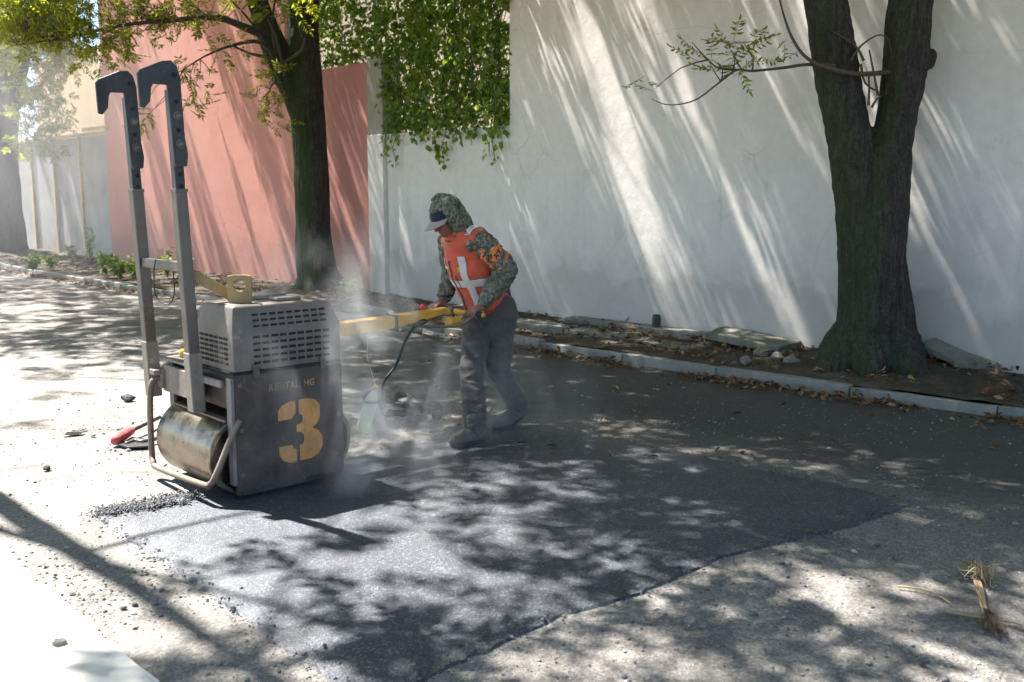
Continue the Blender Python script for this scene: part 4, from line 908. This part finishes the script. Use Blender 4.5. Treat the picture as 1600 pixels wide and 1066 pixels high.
# head: skull, jaw, brow, nose, lips, cheek, ears
b.ball(hp(-.012,0,.03), (.092,.074,.088), HM); b.ball(hp(.03,0,-.045), (.055,.056,.062), HM); b.ball(hp(.066,0,-.082), (.024,.026,.02), HM)
b.ball(hp(.075,0,.025), (.014,.05,.012), HM); b.limb([hp(.082,0,.012), hp(.098,0,-.012), hp(.108,0,-.026)], [.009,.011,.013], 10); b.ball(hp(.098,.011,-.030), .009); b.ball(hp(.098,-.011,-.030), .009)
b.ball(hp(.088,0,-.053), (.009,.021,.006), HM); b.ball(hp(.086,0,-.062), (.009,.019,.006), HM)
for sg in (-1, 1): b.ball(hp(.058,sg*.036,-.018), (.022,.02,.02), HM); b.ball(hp(-.012,sg*.076,-.005), (.018,.007,.03), HM)
# arms
for sh, el, wr in ((shR, elR, wrR), (shL, elL, wrL)):
    b.limb([sh, sh.lerp(el,.5), el], [.055,.048,.04]); b.limb([el, el.lerp(wr,.35), wr], [.04,.04,.026])
# hands closed on the grip bar: palm behind it, four fingers over, thumb under
ax = Vector((RT[0], RT[1], 0))                                                    # bar axis
def hand(gp, wr, sgn):
    f = Vector(Fd); z = Vector((0,0,1))
    def around(a, r, s): return gp+ax*s+(f*math.sin(a)+z*math.cos(a))*r            # a=0 above the bar, growing towards the roller
    b.limb([wr, gp+f*-.035+z*.032], [.026,.030], 10)
    for s in (-.028,-.01,.01,.028): b.limb([gp+ax*s+f*-.04+z*.03, around(-.35,.034,s)], [.017,.0135], 8)
    for i, s in enumerate((-.033,-.011,.011,.032)):
        q = i if sgn > 0 else 3-i; rr_ = (.0098,.0102,.0098,.0085)[q]; end = (2.7,3.05,2.85,2.4)[q]
        b.limb([around(-.35+(end+.35)*k/5, .0195+rr_, s*(1+.04*k)) for k in range(6)], [rr_*1.12, rr_*1.1, rr_*1.05, rr_, rr_*.95, rr_*.85], 9)
    s = -.045*sgn
    b.limb([gp+ax*(s*.7)+f*-.045+z*.012, around(-1.7,.033,s*1.1), around(-2.5,.031,s*.95), around(-3.2,.030,s*.6)], [.0155,.0125,.0112,.0095], 9)
hand(gR, wrR, 1); hand(gL, wrL, -1)
# legs and feet
for hip, kn, an in ((hipR, kneeR, ankR), (hipL, kneeL, ankL)):
    b.limb([hip, hip.lerp(kn,.5), kn], [.088,.075,.054]); b.limb([kn, kn.lerp(an,.35), an], [.053,.052,.036])
toeR = Vector((footR[0], footR[1], .035))+fv*.13; toeL = Vector((footL[0], footL[1], .035))+fv*.11
b.limb([ankR-Vector((0,0,.03)), toeR], [.035,.03]); b.limb([ankL, toeL], [.033,.028])
body = place('body', union(b, .0065, 3, .4), M['skin'], man)
for sg in (-1, 1): mk('eye', MB().ball(hp(.079, sg*.031, .004), (.007,.013,.007), HM), M['eye'], man, smooth=True, world=True)
def cloth_disp(a1, s1, a2, s2, seed=0, squash=(1,1,1)):
    def f(c, n):
        q = Vector((c.x*squash[0], c.y*squash[1], c.z*squash[2]))
        return a1*noise.noise(q*s1+Vector((seed,0,0)))+a2*(.5-abs(noise.noise(q*s2+Vector((0,seed,0)))))
    return f
# trousers
b = MB()
b.limb([pel+Vector((0,0,.10)), pel-Vector((0,0,.02))], [.142,.15]); b.limb([hipR+Vector((0,0,.0)), hipL+Vector((0,0,.0))], [.118,.118])
for hip, kn, an in ((hipR, kneeR, ankR), (hipL, kneeL, ankL)):
    b.limb([hip+Vector((0,0,.02)), hip.lerp(kn,.5), kn, kn.lerp(an,.5), an+Vector((0,0,.015))], [.112,.094,.075,.072,.071], 18)
place('trousers', union(b, .009, 4, .5, cloth_disp(.011, 7, .02, 11, 2, (1,1,1.7))), M['trouser'], man)
# camouflage shirt with sleeves
b = MB(); b.limb([pj(-.01,0,.93), chest, upch], [.135,.15,.125]); b.limb([shR, upch, shL], [.075,.10,.075])
for sh, el, wr, k in ((shR, elR, wrR, 1.), (shL, elL, wrL, 1.12)):
    b.limb([sh+(el-sh)*.06, sh.lerp(el,.5), el, el.lerp(wr,.5), wr+(el-wr).normalized()*.03], [.070*k,.069*k,.066*k,.056*k,.043], 16)
shirt = union(b, .008, 3, .5, cloth_disp(.009, 9, .018, 15, 4, (1,1,1.9)))
so = place('camouflage_shirt', shirt, [M['camo'], M['print']], man)
# orange printed patch on the left upper sleeve
mid = shL.lerp(elL, .42)-base_v if False else shL.lerp(elL, .42)-Vector(base)
for p in so.data.polygons:
    d = (Vector(p.center)-mid); 
    if d.length < .095+.06*noise.noise(Vector(p.center)*22) and d.dot(Vector(Lf)) > -.07: p.material_index = 1
mk('cuff_band', MB().tube(smooth_path([wrR+(elR-wrR).normalized()*.035+(Vector(Lf)*math.cos(a)+Vector((0,0,1)).cross(Vector(Lf))*math.sin(a))*.052 for a in np.linspace(0, 6.28, 10)], [.008]*10, 2)[0], .009, 6), M['rubber'], man, smooth=True, world=True)
# vest
b = MB(); b.limb([pj(-.015,0,.86), pj(.035,0,.98), chest, upch+Vector((0,0,-.01))], [.158,.162,.172,.138], 24); b.limb([shR.lerp(shL,.14)+Vector((0,0,.008)), upch+Vector((0,0,.028)), shL.lerp(shR,.14)+Vector((0,0,.008))], [.088,.112,.088], 18)
b.limb([nb-Vector((0,0,.06))-fv*.005, nb+Vector((0,0,.012))+fv*.012], [.115,.098], 18)                # raised collar
vest = union(b, .008, 4, .5, cloth_disp(.007, 6, .010, 11, 9, (1,1,1.3)))
def trim(me, keep, thick=.006, sm=True):
    bm = bmesh.new(); bm.from_mesh(me); bmesh.ops.delete(bm, geom=[f for f in bm.faces if not keep(f.calc_center_median())], context='FACES')
    bmesh.ops.smooth_vert(bm, verts=[v for v in bm.verts if v.is_boundary], factor=.5, use_axis_x=True, use_axis_y=True, use_axis_z=True)
    bmesh.ops.solidify(bm, geom=bm.faces, thickness=thick); o = bpy.data.meshes.new('t'); bm.to_mesh(o); bm.free(); return o
up_t = (upch-pel).normalized()
def keep_vest(c):
    q = np.array(c)-base; l = abs(float(q @ Lf)); return c.z > .80 and not (c-(nb+fv*.03+Vector((0,0,.085)))).length < .088
vm = trim(vest, keep_vest)
vo = place('safety_vest', vm, M['vest'], man)
def shell(name, src, cond, off, m, parent, thick=.003):
    bm = bmesh.new(); bm.from_mesh(src); bm.normal_update(); bmesh.ops.delete(bm, geom=[f for f in bm.faces if not cond(f.calc_center_median(), f.normal)], context='FACES')
    for _ in range(3): bmesh.ops.smooth_vert(bm, verts=[v for v in bm.verts if v.is_boundary], factor=.5, use_axis_x=True, use_axis_y=True, use_axis_z=True)
    for v in bm.verts: v.co += v.normal*off
    bmesh.ops.solidify(bm, geom=bm.faces, thickness=thick); o = bpy.data.meshes.new(name); bm.to_mesh(o); bm.free(); o.materials.clear()
    o.transform(Matrix.Translation(-Vector(base))); return link(name, o, m, parent, True)
bm = bmesh.new(); bm.from_mesh(vest); bmesh.ops.subdivide_edges(bm, edges=bm.edges, cuts=1, use_grid_fill=True); vfine = bpy.data.meshes.new('vf'); bm.to_mesh(vfine); bm.free()
def lat(c): return float((np.array(c)-base) @ Lf)
def fwd(c): return float((np.array(c)-base) @ Fd)
def upx(c): return (c-pel).dot(up_t)                                             # height measured along the leaning back
shell('reflective_band', vfine, lambda c, n: abs(c.z+.16*fwd(c)-1.045) < .026, .005, M['strip'], vo)
shell('reflective_band', vfine, lambda c, n: abs(lat(c)-.085) < .021 and n.dot(fv) > -.15 and c.z > .82 and c.z < 1.19, .0075, M['strip'], vo)
shell('reflective_band', vfine, lambda c, n: abs(lat(c)+.10) < .02 and n.dot(fv) > -.15 and c.z > 1.10 and c.z < 1.17, .0075, M['strip'], vo)
shell('shoulder_band', vfine, lambda c, n: abs(lat(c)-.115) < .02 and n.z > .45 and upx(c) > .33, .0075, M['strip'], vo)
shell('zip', vfine, lambda c, n: abs(lat(c)+.02) < .006 and n.dot(fv) > .1 and c.z > .82 and upx(c) < .43, .0085, M['rubber'], vo)
shell('pocket_slit', vfine, lambda c, n: abs(lat(c)-.022-.03*(upx(c)-.3)) < .005 and n.dot(fv) > .1 and .235 < upx(c) < .335, .006, M['rubber'], vo)
shell('badge', vfine, lambda c, n: abs(lat(c)-.062) < .012 and n.dot(fv) > .1 and .355 < upx(c) < .39, .006, simple('yellow_badge', (.6,.38,.05), .7), vo)
shell('badge', vfine, lambda c, n: abs(lat(c)+.075) < .022 and n.dot(fv) > .1 and .365 < upx(c) < .385, .006, simple('pale_badge', (.65,.6,.3), .7), vo)
shell('hem', vfine, lambda c, n: .815 < c.z+.1*fwd(c) < .845, .004, wm('dark_hem', (.30,.05,.03)), vo)
# hood over the head with an open face, knotted on top
b = MB(); b.ball(hp(-.022,0,.038), (.118,.099,.112), HM); b.limb([hp(-.045,0,-.01), hp(-.06,0,-.10), nb+Vector((0,0,.01))-fv*.0], [.098,.09,.095], 18); b.limb([hp(-.02,0,.02), hp(.035,0,-.08)], [.092,.066], 16)
hoodm = union(b, .007, 3, .5, cloth_disp(.006, 12, .008, 22, 3))
def keep_hood(c):
    q = HM.transposed() @ (c-hc); return not (q.x > .045+.0*(q.z) and -.13 < q.z < .085 and abs(q.y) < .085) and not (q.x > .02 and -.11 < q.z < .06 and abs(q.y) < .07)
place('hood', trim(hoodm, keep_hood, .005), M['camo'], man)
b = MB(); b.limb([hp(-.055,.02,.137), hp(-.02,.0,.152), hp(.02,-.02,.146)], [.016,.02,.012], 8)
place('knot', union(b, .006, 2), M['camo'], man)
# cap: front panel and curved peak
b = MB(); b.ball(hp(-.004,0,.03), (.108,.086,.098), HM)
def keep_cap(c): q = HM.transposed() @ (c-hc); return q.z > .028 and q.x > .03
cp = place('cap', trim(union(b, .006, 2), keep_cap, .004), M['capcloth'], man)
b = MB(); nu, nv_ = 13, 7; v = []
for i in range(nv_):
    r = i/(nv_-1)
    for j in range(nu):
        a = math.radians(-72+144*j/(nu-1)); x = .092*math.cos(a)*.98+r*.085*math.cos(a)**.6; y = .085*math.sin(a); v.append(hp(x, y, .036-.02*r-1.6*y*y))
b.add(v, [(i*nu+j, i*nu+j+1, (i+1)*nu+j+1, (i+1)*nu+j) for i in range(nv_-1) for j in range(nu-1)])
br = mk('peak', b, M['brim'], cp, smooth=True, world=True); sm_ = br.modifiers.new('th', 'SOLIDIFY'); sm_.thickness = .005
# boots
for an, ft, up_ in ((ankR, footR, .0), (ankL, footL, .035)):
    b = MB(); fz = Vector((ft[0], ft[1], 0)); heel = fz-fv*.10; toe = fz+fv*.145
    b.limb([an+Vector((0,0,.06)), an-Vector((0,0,.0))], [.062,.058], 14); b.limb([heel+Vector((0,0,.055+up_*1.6)), fz+Vector((0,0,.058+up_*.7)), fz+fv*.07+Vector((0,0,.05)), toe+Vector((0,0,.042))], [.05,.052,.05,.036], 14)
    place('boot', union(b, .007, 3, .5, cloth_disp(.003, 20, .004, 30)), M['boot'], man)
    nm = MB(); out = []
    for k in range(20):
        a = 2*math.pi*k/20; sx = math.cos(a); sy = math.sin(a); out.append((.02+.155*sx, (.047+.006*sx)*sy))
    nm.prism(out, 0, .022, lambda a, c, d: tuple(fz+fv*a+Vector(Lf)*c+Vector((0,0, .006+d+up_*1.7*max(0, -(a-.03))/.13))))
    mk('sole', nm, M['rubber'], man, world=True, bevel=.004)
# ------------------------------------------------------------------ litter, stones, weeds, debris
def rock(c, r, seed, flat=.6, M4=None):
    b = MB(); b.ball((0,0,0), 1, None, 9, 6); o = []
    for p in b.v:
        v = Vector(p); q = 1+.45*noise.noise(v*1.3+Vector((seed*7.1, seed, 0)))+.2*noise.noise(v*3+Vector((seed, 0, 3)))
        v = Vector((v.x*r[0], v.y*r[1], v.z*r[2]))*q; o.append(tuple((Matrix.Rotation(seed*1.7, 3, 'Z') @ v)+Vector(c)))
    b.v = o; return b
def thing_rock(name, px, py, r, m, label, cat, seed, group=None, z=0):
    p = G(px, py); return tag(mk(name, rock((p[0], p[1], r[2]*.55+z), r, seed), m, smooth=False, bevel=0, loc=(p[0], p[1], z)), label, cat, group)
M['chunk'] = simple('broken_asphalt', (.06,.058,.058), .9, 0, .4, 14, .8, .01, (.15,.14,.13), .5)
M['pale_stone'] = simple('pale_rubble', (.24,.215,.185), .9, 0, .2, 10, .6, .01)
k = 0
for px, py, r in ((606,648,.10),(628,652,.13),(645,640,.12),(660,632,.09),(672,640,.08),(615,664,.07),(640,664,.08),(592,660,.06),(598,634,.07),(655,655,.07),(622,632,.10),(684,652,.05)):
    k += 1; thing_rock('asphalt_chunk', px, py, (r, r*.8, r*.55), M['chunk'], 'dark broken asphalt chunk in the heap behind the hanging bottle', 'rubble', k+.3, 'asphalt chunks heaped behind the bottle')
for px, py, r, lab in ((73,733,.022,'small dark stone on the bright road left of the roller'),(200,625,.05,'dark stone just behind the far end of the drum')):
    k += 1; thing_rock('stone', px, py, (r, r*.8, r*.6), M['chunk'], lab, 'stone', k+.7)
k += 1; thing_rock('stone', 95, 1012, (.028,.02,.015), M['pale_stone'], 'brown stone lying on the pale near pavement', 'stone', k+.1, None, .012)
k += 1; thing_rock('stone', 1440, 1037, (.014,.012,.01), M['chunk'], 'small black stone on the near road at lower right', 'stone', k+.1)
k += 1; thing_rock('concrete_chip', 115, 678, (.075,.03,.022), M['pale_stone'], 'flat pale concrete chip on the sunny road left of the roller', 'rubble', 2.2)
def verge_z(x, y): return .13
# stump, broken slabs by the wall
p = wp(wall_t(1038), -.12, .1); tag(mk('post_stump', MB().lathe([(.05,0),(.048,.16),(.038,.2),(.01,.19)], 9, Matrix.Translation(p)), M['chunk'], loc=p), 'short dark post stump at the foot of the white wall', 'stump')
def broken(name, pts, zs, th, m, label):
    c = np.mean(pts, 0); P = []
    for i in range(len(pts)):
        a, b_ = np.array(pts[i]), np.array(pts[(i+1) % len(pts)])
        for q in range(4): P.append(tuple(a+(b_-a)*q/4+rng.normal(0, .012, 2)))
    gx, gy, z0 = zs
    b = MB().prism(P, 0, 1, lambda x, y, d: (x, y, z0+(x-c[0])*gx+(y-c[1])*gy+(th if d else 0)+random.uniform(-.005,.005)))
    return tag(mk(name, b, m, bevel=.008, loc=(c[0], c[1], z0)), label, 'slab')
t_ = wall_t(1140); t2_ = wall_t(1255)
broken('broken_slab', [wp(t_,-.42)[:2], wp(t2_,-.40)[:2], wp(t2_+.05,-.04)[:2], wp(t_+.02,-.04)[:2]], (0, .10, .14), .07, M['mossy'], 'cracked slab heaved up by the roots, left of the forked tree')
t_ = wall_t(1466); t2_ = wall_t(1572)
broken('broken_slab', [wp(t_,-.2)[:2], wp(t_+.3,-.25)[:2], wp(t2_,-.07)[:2], wp(t2_,-.03)[:2], wp(t_,-.03)[:2]], (-.02, .35, .2), .05, M['mossy'], 'tilted mossy slab against the white wall right of the forked tree')
k = 50
for px, py, r in ((1190,556,.09),(1215,562,.07),(1235,570,.08),(1165,568,.06)):
    k += 1; p = G(px, py, .1); tag(mk('rubble_stone', rock((p[0], p[1], .13), (r, r*.8, r*.6), k), M['pale_stone'], loc=(p[0], p[1], .1)), 'grey rubble stone in the earth left of the forked tree', 'rubble', 'rubble by the forked tree')
# curved kerb edging along the verge, built as a ragged tube
pp, rr = smooth_path([np.array(G(470,482,.12)), np.array(G(545,478,.15)), np.array(G(590,485,.15)), np.array(G(640,499,.13)), np.array(G(690,517,.12))], [.03,.035,.045,.045,.03], 5)
tag(mk('kerb_edging', MB().tube([Vector(p) for p in pp], rr, 9, True, 0, lambda i, th: 1+.15*math.sin(i*1.7+th*2)), simple('edging_grey', (.20,.18,.16), .9, 0, .3, 15, .5, .01), smooth=True, loc=tuple(pp[0])), 'grey curved kerb edging along the verge behind the handle', 'branch')
# red tool left of the roller
tool = tag(empty('hand_tool', tuple(G(205,690))), 'red gripped steel hand tool lying on the road left of the drum', 'tool')
gz = .03
mk('grip', MB().tube(smooth_path([G(178,690,gz), G(190,682,gz+.01), G(206,672,gz+.01)], [.03,.034,.028], 4)[0], [.025,.032,.036,.036,.036,.035,.033,.03,.026], 10), simple('faded_red_cloth', (.42,.07,.07), .8, 0, .3, 12, .4, .01, (.35,.2,.18), .5), tool, smooth=True, world=True)
mk('shaft', MB().tube(smooth_path([G(204,674,gz+.01), G(225,664,gz+.02), G(250,652,gz+.02)], [.014]*3, 4)[0], .013, 8), M['r_black'], tool, smooth=True, world=True)
mk('shaft', MB().tube(smooth_path([G(196,694,.015), G(212,688,.02), G(222,690,.02), G(250,684,.02)], [.014]*4, 4)[0], .014, 8), M['r_arm'], tool, smooth=True, world=True)
mk('blade', MB().prism([tuple(G(x, y)[:2]) for x, y in ((186,698),(206,686),(236,690),(232,700),(200,702))], .004, .016, lambda a, b_, d: (a, b_, d)), M['r_black'], tool, world=True, bevel=.003)
# dry tuft with roots, sticks
M['straw'] = m_leaf('dry_straw', (.20,.14,.07), (.36,.27,.14), (.50,.41,.25), .1, 1., .9)
c0 = np.array(G(1524,905)); c1 = np.array(G(1548,985)); tu = MB(); ro_ = MB()
tuft = tag(empty('dry_tuft', tuple(c0)), 'pulled up tuft of dry straw with its dark roots, at lower right', 'dry grass')
for i in range(70):
    a = rng.uniform(0, 6.28); s0 = c0+np.array([rng.normal(0,.015), rng.normal(0,.015), .012+abs(rng.normal(0,.01))]); q = rng.uniform(.25, 1.25)
    e = c0+np.array([.075*math.cos(a)*q, .085*math.sin(a)*q, rng.uniform(.004,.045)]); m1_ = s0+(e-s0)*.4+np.array([0,0,rng.uniform(.01,.05)])+rng.normal(0,.014,3); m2_ = s0+(e-s0)*.75+rng.normal(0,.02,3)+[0,0,.012]; m2_[2] = max(m2_[2], .004)
    tu.tube(smooth_path([s0, m1_, m2_, e], [1]*4, 3)[0], rng.uniform(.0009,.0022), 3, False)
for i in range(26):
    w = rng.normal(0, .007, 2); s0 = c0+np.array([w[0], w[1], .012]); md_ = (c0*.45+c1*.55)+np.array([w[0]*.6+rng.normal(0,.004), w[1]*.5, .012]); e = c1+np.array([rng.normal(0,.012), rng.normal(0,.02), .008])
    tu.tube(smooth_path([s0, s0*.5+md_*.5+[rng.normal(0,.006), 0, .006], md_, e], [1]*4, 3)[0], rng.uniform(.0012,.003), 4, False)
for i in range(70):
    s0 = c0*.35+c1*.65+np.array([rng.normal(0,.006), rng.normal(0,.006), .01]); e = c1+np.array([rng.normal(.01,.022), rng.normal(-.02,.035), abs(rng.normal(.004,.006))]); ro_.tube(smooth_path([s0, (s0+e)/2+rng.normal(0,.008,3)+[0,0,.008], e+[0,0,.002]], [1]*3, 3)[0], .0013, 3, False)
tag(mk('stems', tu, M['straw'], tuft, world=True, fix=False), kind='stuff'); tag(mk('roots', ro_, simple('dark_root', (.07,.045,.03), .95), tuft, world=True, fix=False), kind='stuff')
def stick(pts, r, label):
    q = smooth_path([np.array(G(x, y, .008)) for x, y in pts], [r]*len(pts), 4)[0]; tag(mk('stick', MB().tube(q, [r*(1-.5*i/len(q)) for i in range(len(q))], 6), M['straw'], smooth=True, loc=tuple(q[0])), label, 'stick')
stick([(1402,916),(1435,920),(1462,928),(1486,943)], .0045, 'thin brown stick left of the straw tuft')
stick([(1478,955),(1520,963),(1560,968),(1590,975),(1604,985)], .005, 'pale bent stick crossing below the straw tuft')
# weeds
def weed(loc, h, n, spread, label, group=None, m='weed', ls=.05):
    r = tag(empty('weed', loc), label, 'weed', group); ST = MB(); C = []; A = []; N = []
    for i in range(n):
        a = rng.uniform(0, 6.28); e = np.array(loc)+[spread*math.cos(a)*rng.uniform(.2,1), spread*math.sin(a)*rng.uniform(.2,1), h*rng.uniform(.5,1.1)]
        q = smooth_path([loc, (np.array(loc)+e)/2+[0,0,h*.15], e], [1,1,1], 4)[0]; ST.tube(q, .003, 3, False)
        for p in q[2:]:
            for _ in range(3): C.append(np.array(p)+rng.normal(0,.012,3)); A.append(rng.normal(0,1,3)*[1,1,.5]); N.append(np.array([0,0,1])+rng.normal(0,.5,3))
    C = np.array(C); A = unit(np.array(A)); N = unit(np.array(N)); Lw = rng.uniform(.6,1.4,len(C))*ls
    V, F = simple_leaves(C, A, N, Lw, Lw*.45); mk('stems', ST, M['twig'], r, world=True, fix=False); npmesh('leaves', V, F, M[m], r, off=loc)
for i, (px, py, h, n, sp, lab) in enumerate(((165,432,.42,14,.22,'bright weed clump at the kerb under the pink wall, leftmost'),(188,437,.4,16,.25,'bright weed clump at the kerb, second from the left'),(215,441,.36,16,.25,'low weed clump beside the far roller arm'),(262,434,.5,12,.25,'weed clump seen between the two roller arms'),(143,418,.75,8,.12,'tall thin weed before the grey gate'),(115,414,.4,8,.15,'small weed at the foot of the grey gate'),(52,424,.35,14,.22,'grassy weed at the base of the hazy left tree'),(545,470,.28,16,.2,'dark shrubby weed at the foot of the pillar'),(80,420,.3,10,.2,'low weed between the left tree and the gate'),(285,440,.35,12,.22,'weed clump just right of the near roller arm'))):
    p = G(px, py, .1); weed((p[0], p[1], .1), h, n, sp, lab, 'weeds along the far verge', 'ivy' if px == 545 else 'weed', .075)
# fallen leaves (verge and gutter)
n = 8500; ss = rng.uniform(.5, kl[-1]-3, n); kk = np.array([kerb_at(s) for s in ss]); dst = np.maximum(.3, (W0-kk) @ WN)
f_ = np.where(rng.random(n) < .42, -np.abs(rng.normal(0, .16, n))-.09, rng.uniform(.09, 1, n)*dst)
pos2 = kk+WN*f_[:, None]
nz = np.array([noise.noise(Vector((p[0]*1.1, p[1]*1.1, 8))) for p in pos2]); kp = (nz > -.28) & (rng.random(n) < np.where(ss > 12, .45, .95)); pos2, f_, dst = pos2[kp], f_[kp], dst[kp]
zv = np.array([road_z(*p)+.012 if f < 0 else verge_h(p[0], p[1], min(1, f/d))+.012 for p, f, d in zip(pos2, f_, dst)])
nr = 90; rp = np.array([G(rng.uniform(560,1600), rng.uniform(545,720))[:2] for _ in range(nr)]); pos2 = np.concatenate([pos2, rp]); zv = np.concatenate([zv, np.array([road_z(*p)+.01 for p in rp])])
k = len(pos2); Cc = np.column_stack([pos2, zv+rng.uniform(0,.02,k)]); A = unit(rng.normal(0,1,(k,3))*[1,1,.35]); N = unit(np.array([0,0,1])+rng.normal(0,.45,(k,3))); Ll = rng.uniform(.035,.09,k)
V, F, F2 = leaf_quads(Cc, A, N, Ll, Ll*rng.uniform(.35,.55,k), .35)
tri = np.concatenate([F2[:len(F2)//2][:, [0,1,3]], F2[len(F2)//2:][:, [0,1,2]], F[:, [0,1,2]], F[:, [0,2,3]]])
tag(npmesh('fallen_leaves', V, tri, M['litter']), 'dry orange and brown leaves littering the kerb and verge', 'leaves', kind='stuff')
# loose gravel on the road, crumbs round the patch
OCT = np.array([(1,0,0),(-1,0,0),(0,1,0),(0,-1,0),(0,0,1),(0,0,-1),(.6,.6,.5),(-.6,.5,.5),(.5,-.6,.55),(-.55,-.6,.5)], float)
OF = np.array([(4,6,7),(4,7,9),(4,9,8),(4,8,6),(6,0,2),(6,2,7),(7,2,1),(7,1,9),(9,1,3),(9,3,8),(8,3,0),(8,0,6)])
def pebbles(name, pts, size, m, label, z0=.0):
    k = len(pts); sc = size[:, None]*rng.uniform(.6, 1.25, (k, 3))*[1,1,.75]; th = rng.uniform(0, 6.28, k)
    v = OCT[None]*(1+rng.normal(0,.18,(k,10,1)))*sc[:, None, :]; c, s = np.cos(th)[:, None], np.sin(th)[:, None]
    v = np.stack([v[...,0]*c-v[...,1]*s, v[...,0]*s+v[...,1]*c, v[...,2]], -1)+np.column_stack([pts, z0+sc[:,2]*.35])[:, None, :]
    return tag(npmesh(name, v.reshape(-1,3), (np.arange(k)[:, None, None]*10+OF[None]).reshape(-1,3), m), label, 'gravel', kind='stuff')
n = 15000; q = np.array([G(rng.uniform(-60,1680), 560+520*rng.random()**1.15)[:2] for _ in range(n)])
ins = inside(poly, q[:,0], q[:,1]); nz = np.array([noise.noise(Vector((p[0]*1.2, p[1]*1.2, 2))) for p in q]); q = q[~ins & (rng.random(n) < .35+.9*nz)]
extra = np.array([G(rng.normal(640,60), rng.normal(655,22))[:2] for _ in range(700)]+[G(rng.normal(205,60), rng.normal(690,40))[:2] for _ in range(500)]+[G(rng.normal(150,90)+i*.0, rng.normal(920,40))[:2] for i in range(500)]+[G(rng.uniform(900,1600), rng.normal(655,22)+0)[:2] for _ in range(800)])
extra = extra[~inside(poly, extra[:,0], extra[:,1])]; q = np.concatenate([q, extra])
zz_ = np.array([road_z(*p) for p in q]); pebbles('gravel', q, np.clip(rng.lognormal(-5.45, .5, len(q)), .002, .022), M['gravel'], 'loose grey gravel scattered over the worn road', zz_)
e = poly[rng.integers(0, len(poly), 1100)]+rng.normal(0, .035, (1100,2)); pebbles('asphalt_crumbs', e, np.clip(rng.lognormal(-5.5, .45, len(e)), .002, .012), M['crumb'], 'black crumbs along the edge of the fresh asphalt', .004)
# loose ridge of hot mix left at the near-left corner
e = np.array([G(rng.uniform(150,300), 0+805-(0)*1)[:2] for _ in range(1)])
ed = []
for _ in range(1900):
    t_ = rng.random(); A_ = G(160+140*t_, 803-26*t_); ed.append(A_[:2]+rng.normal(0,1,2)*[.05,.045])
pebbles('asphalt_crumbs', np.array(ed), np.clip(rng.lognormal(-5.2,.35,len(ed)),.003,.012), M['crumb'], 'ridge of loose hot asphalt at the left corner of the patch', .008+rng.random(len(ed))*.008)
# ------------------------------------------------------------------ steam off the hot asphalt, thin haze
def steam(name, c, r, dens, scale, label, seed, aniso=.2, lo=.45):
    m, t, o = mat(name+'_vapour'); co = coords(t)
    mp = nd(t, 'ShaderNodeMapping'); t.links.new(co, mp.inputs[0]); mp.inputs['Location'].default_value = (seed, seed*.7, 0); mp.inputs['Scale'].default_value = (r[0]*scale, r[1]*scale, r[2]*scale*.55)
    n = tex(t, mp.outputs[0], 1., 4, .55, .8)
    gr = nd(t, 'ShaderNodeTexGradient', gradient_type='SPHERICAL'); t.links.new(co, gr.inputs[0])
    rp_ = ramp(t, n, [(lo, 0.), (lo+.2, 1.)])
    m1 = nd(t, 'ShaderNodeMath', operation='MULTIPLY'); t.links.new(rp_, m1.inputs[0]); t.links.new(gr.outputs[1], m1.inputs[1])
    m2_ = nd(t, 'ShaderNodeMath', operation='MULTIPLY'); t.links.new(m1.outputs[0], m2_.inputs[0]); m2_.inputs[1].default_value = dens
    pv_ = nd(t, 'ShaderNodeVolumePrincipled'); pv_.inputs['Color'].default_value = (.93,.94,.97,1); pv_.inputs['Anisotropy'].default_value = aniso; t.links.new(m2_.outputs[0], pv_.inputs['Density']); t.links.new(pv_.outputs[0], o.inputs['Volume'])
    b = MB().ball((0,0,0), 1, None, 20, 12); ob = mk(name, b, m, smooth=True); ob.location = c; ob.scale = r; return tag(ob, label, 'steam', kind='stuff')
steam('steam', rw(.25, -.45, .5), (.85,.55,1.0), 5.5, 3.0, 'white steam rising off the hot asphalt around the roller', 3.1, .2, .52)
steam('steam', rw(.9, .75, .6), (.95,.6,.95), .4, 3.0, 'thin steam drifting between the roller and the worker', 7.7, .2, .5)
steam('steam', rw(1.5, -.25, .25), (.95,.75,.5), 1.0, 3.2, 'low steam curling round the boots of the worker', 1.3, .2, .5)
steam('smoke', (-8.6, 18.0, 2.6), (4.4,5.0,3.4), .10, .35, 'sunlit drifting smoke in front of the far left tree, added for the veil of glare there', 5.2, .3, .3)  # smoke volume placed to wash out the left side like lens glare
HAZE = 0
if HAZE:
    m, t, o = mat('thin_haze'); pv_ = nd(t, 'ShaderNodeVolumePrincipled'); pv_.inputs['Color'].default_value = (.95,.96,.98,1); pv_.inputs['Density'].default_value = HAZE; pv_.inputs['Anisotropy'].default_value = .35; t.links.new(pv_.outputs[0], o.inputs['Volume'])
    tag(mk('haze', MB().box((-62,-62,-1.2), (62,62,12.5)), m), 'thin dusty haze in the air over the street', 'haze', kind='stuff')
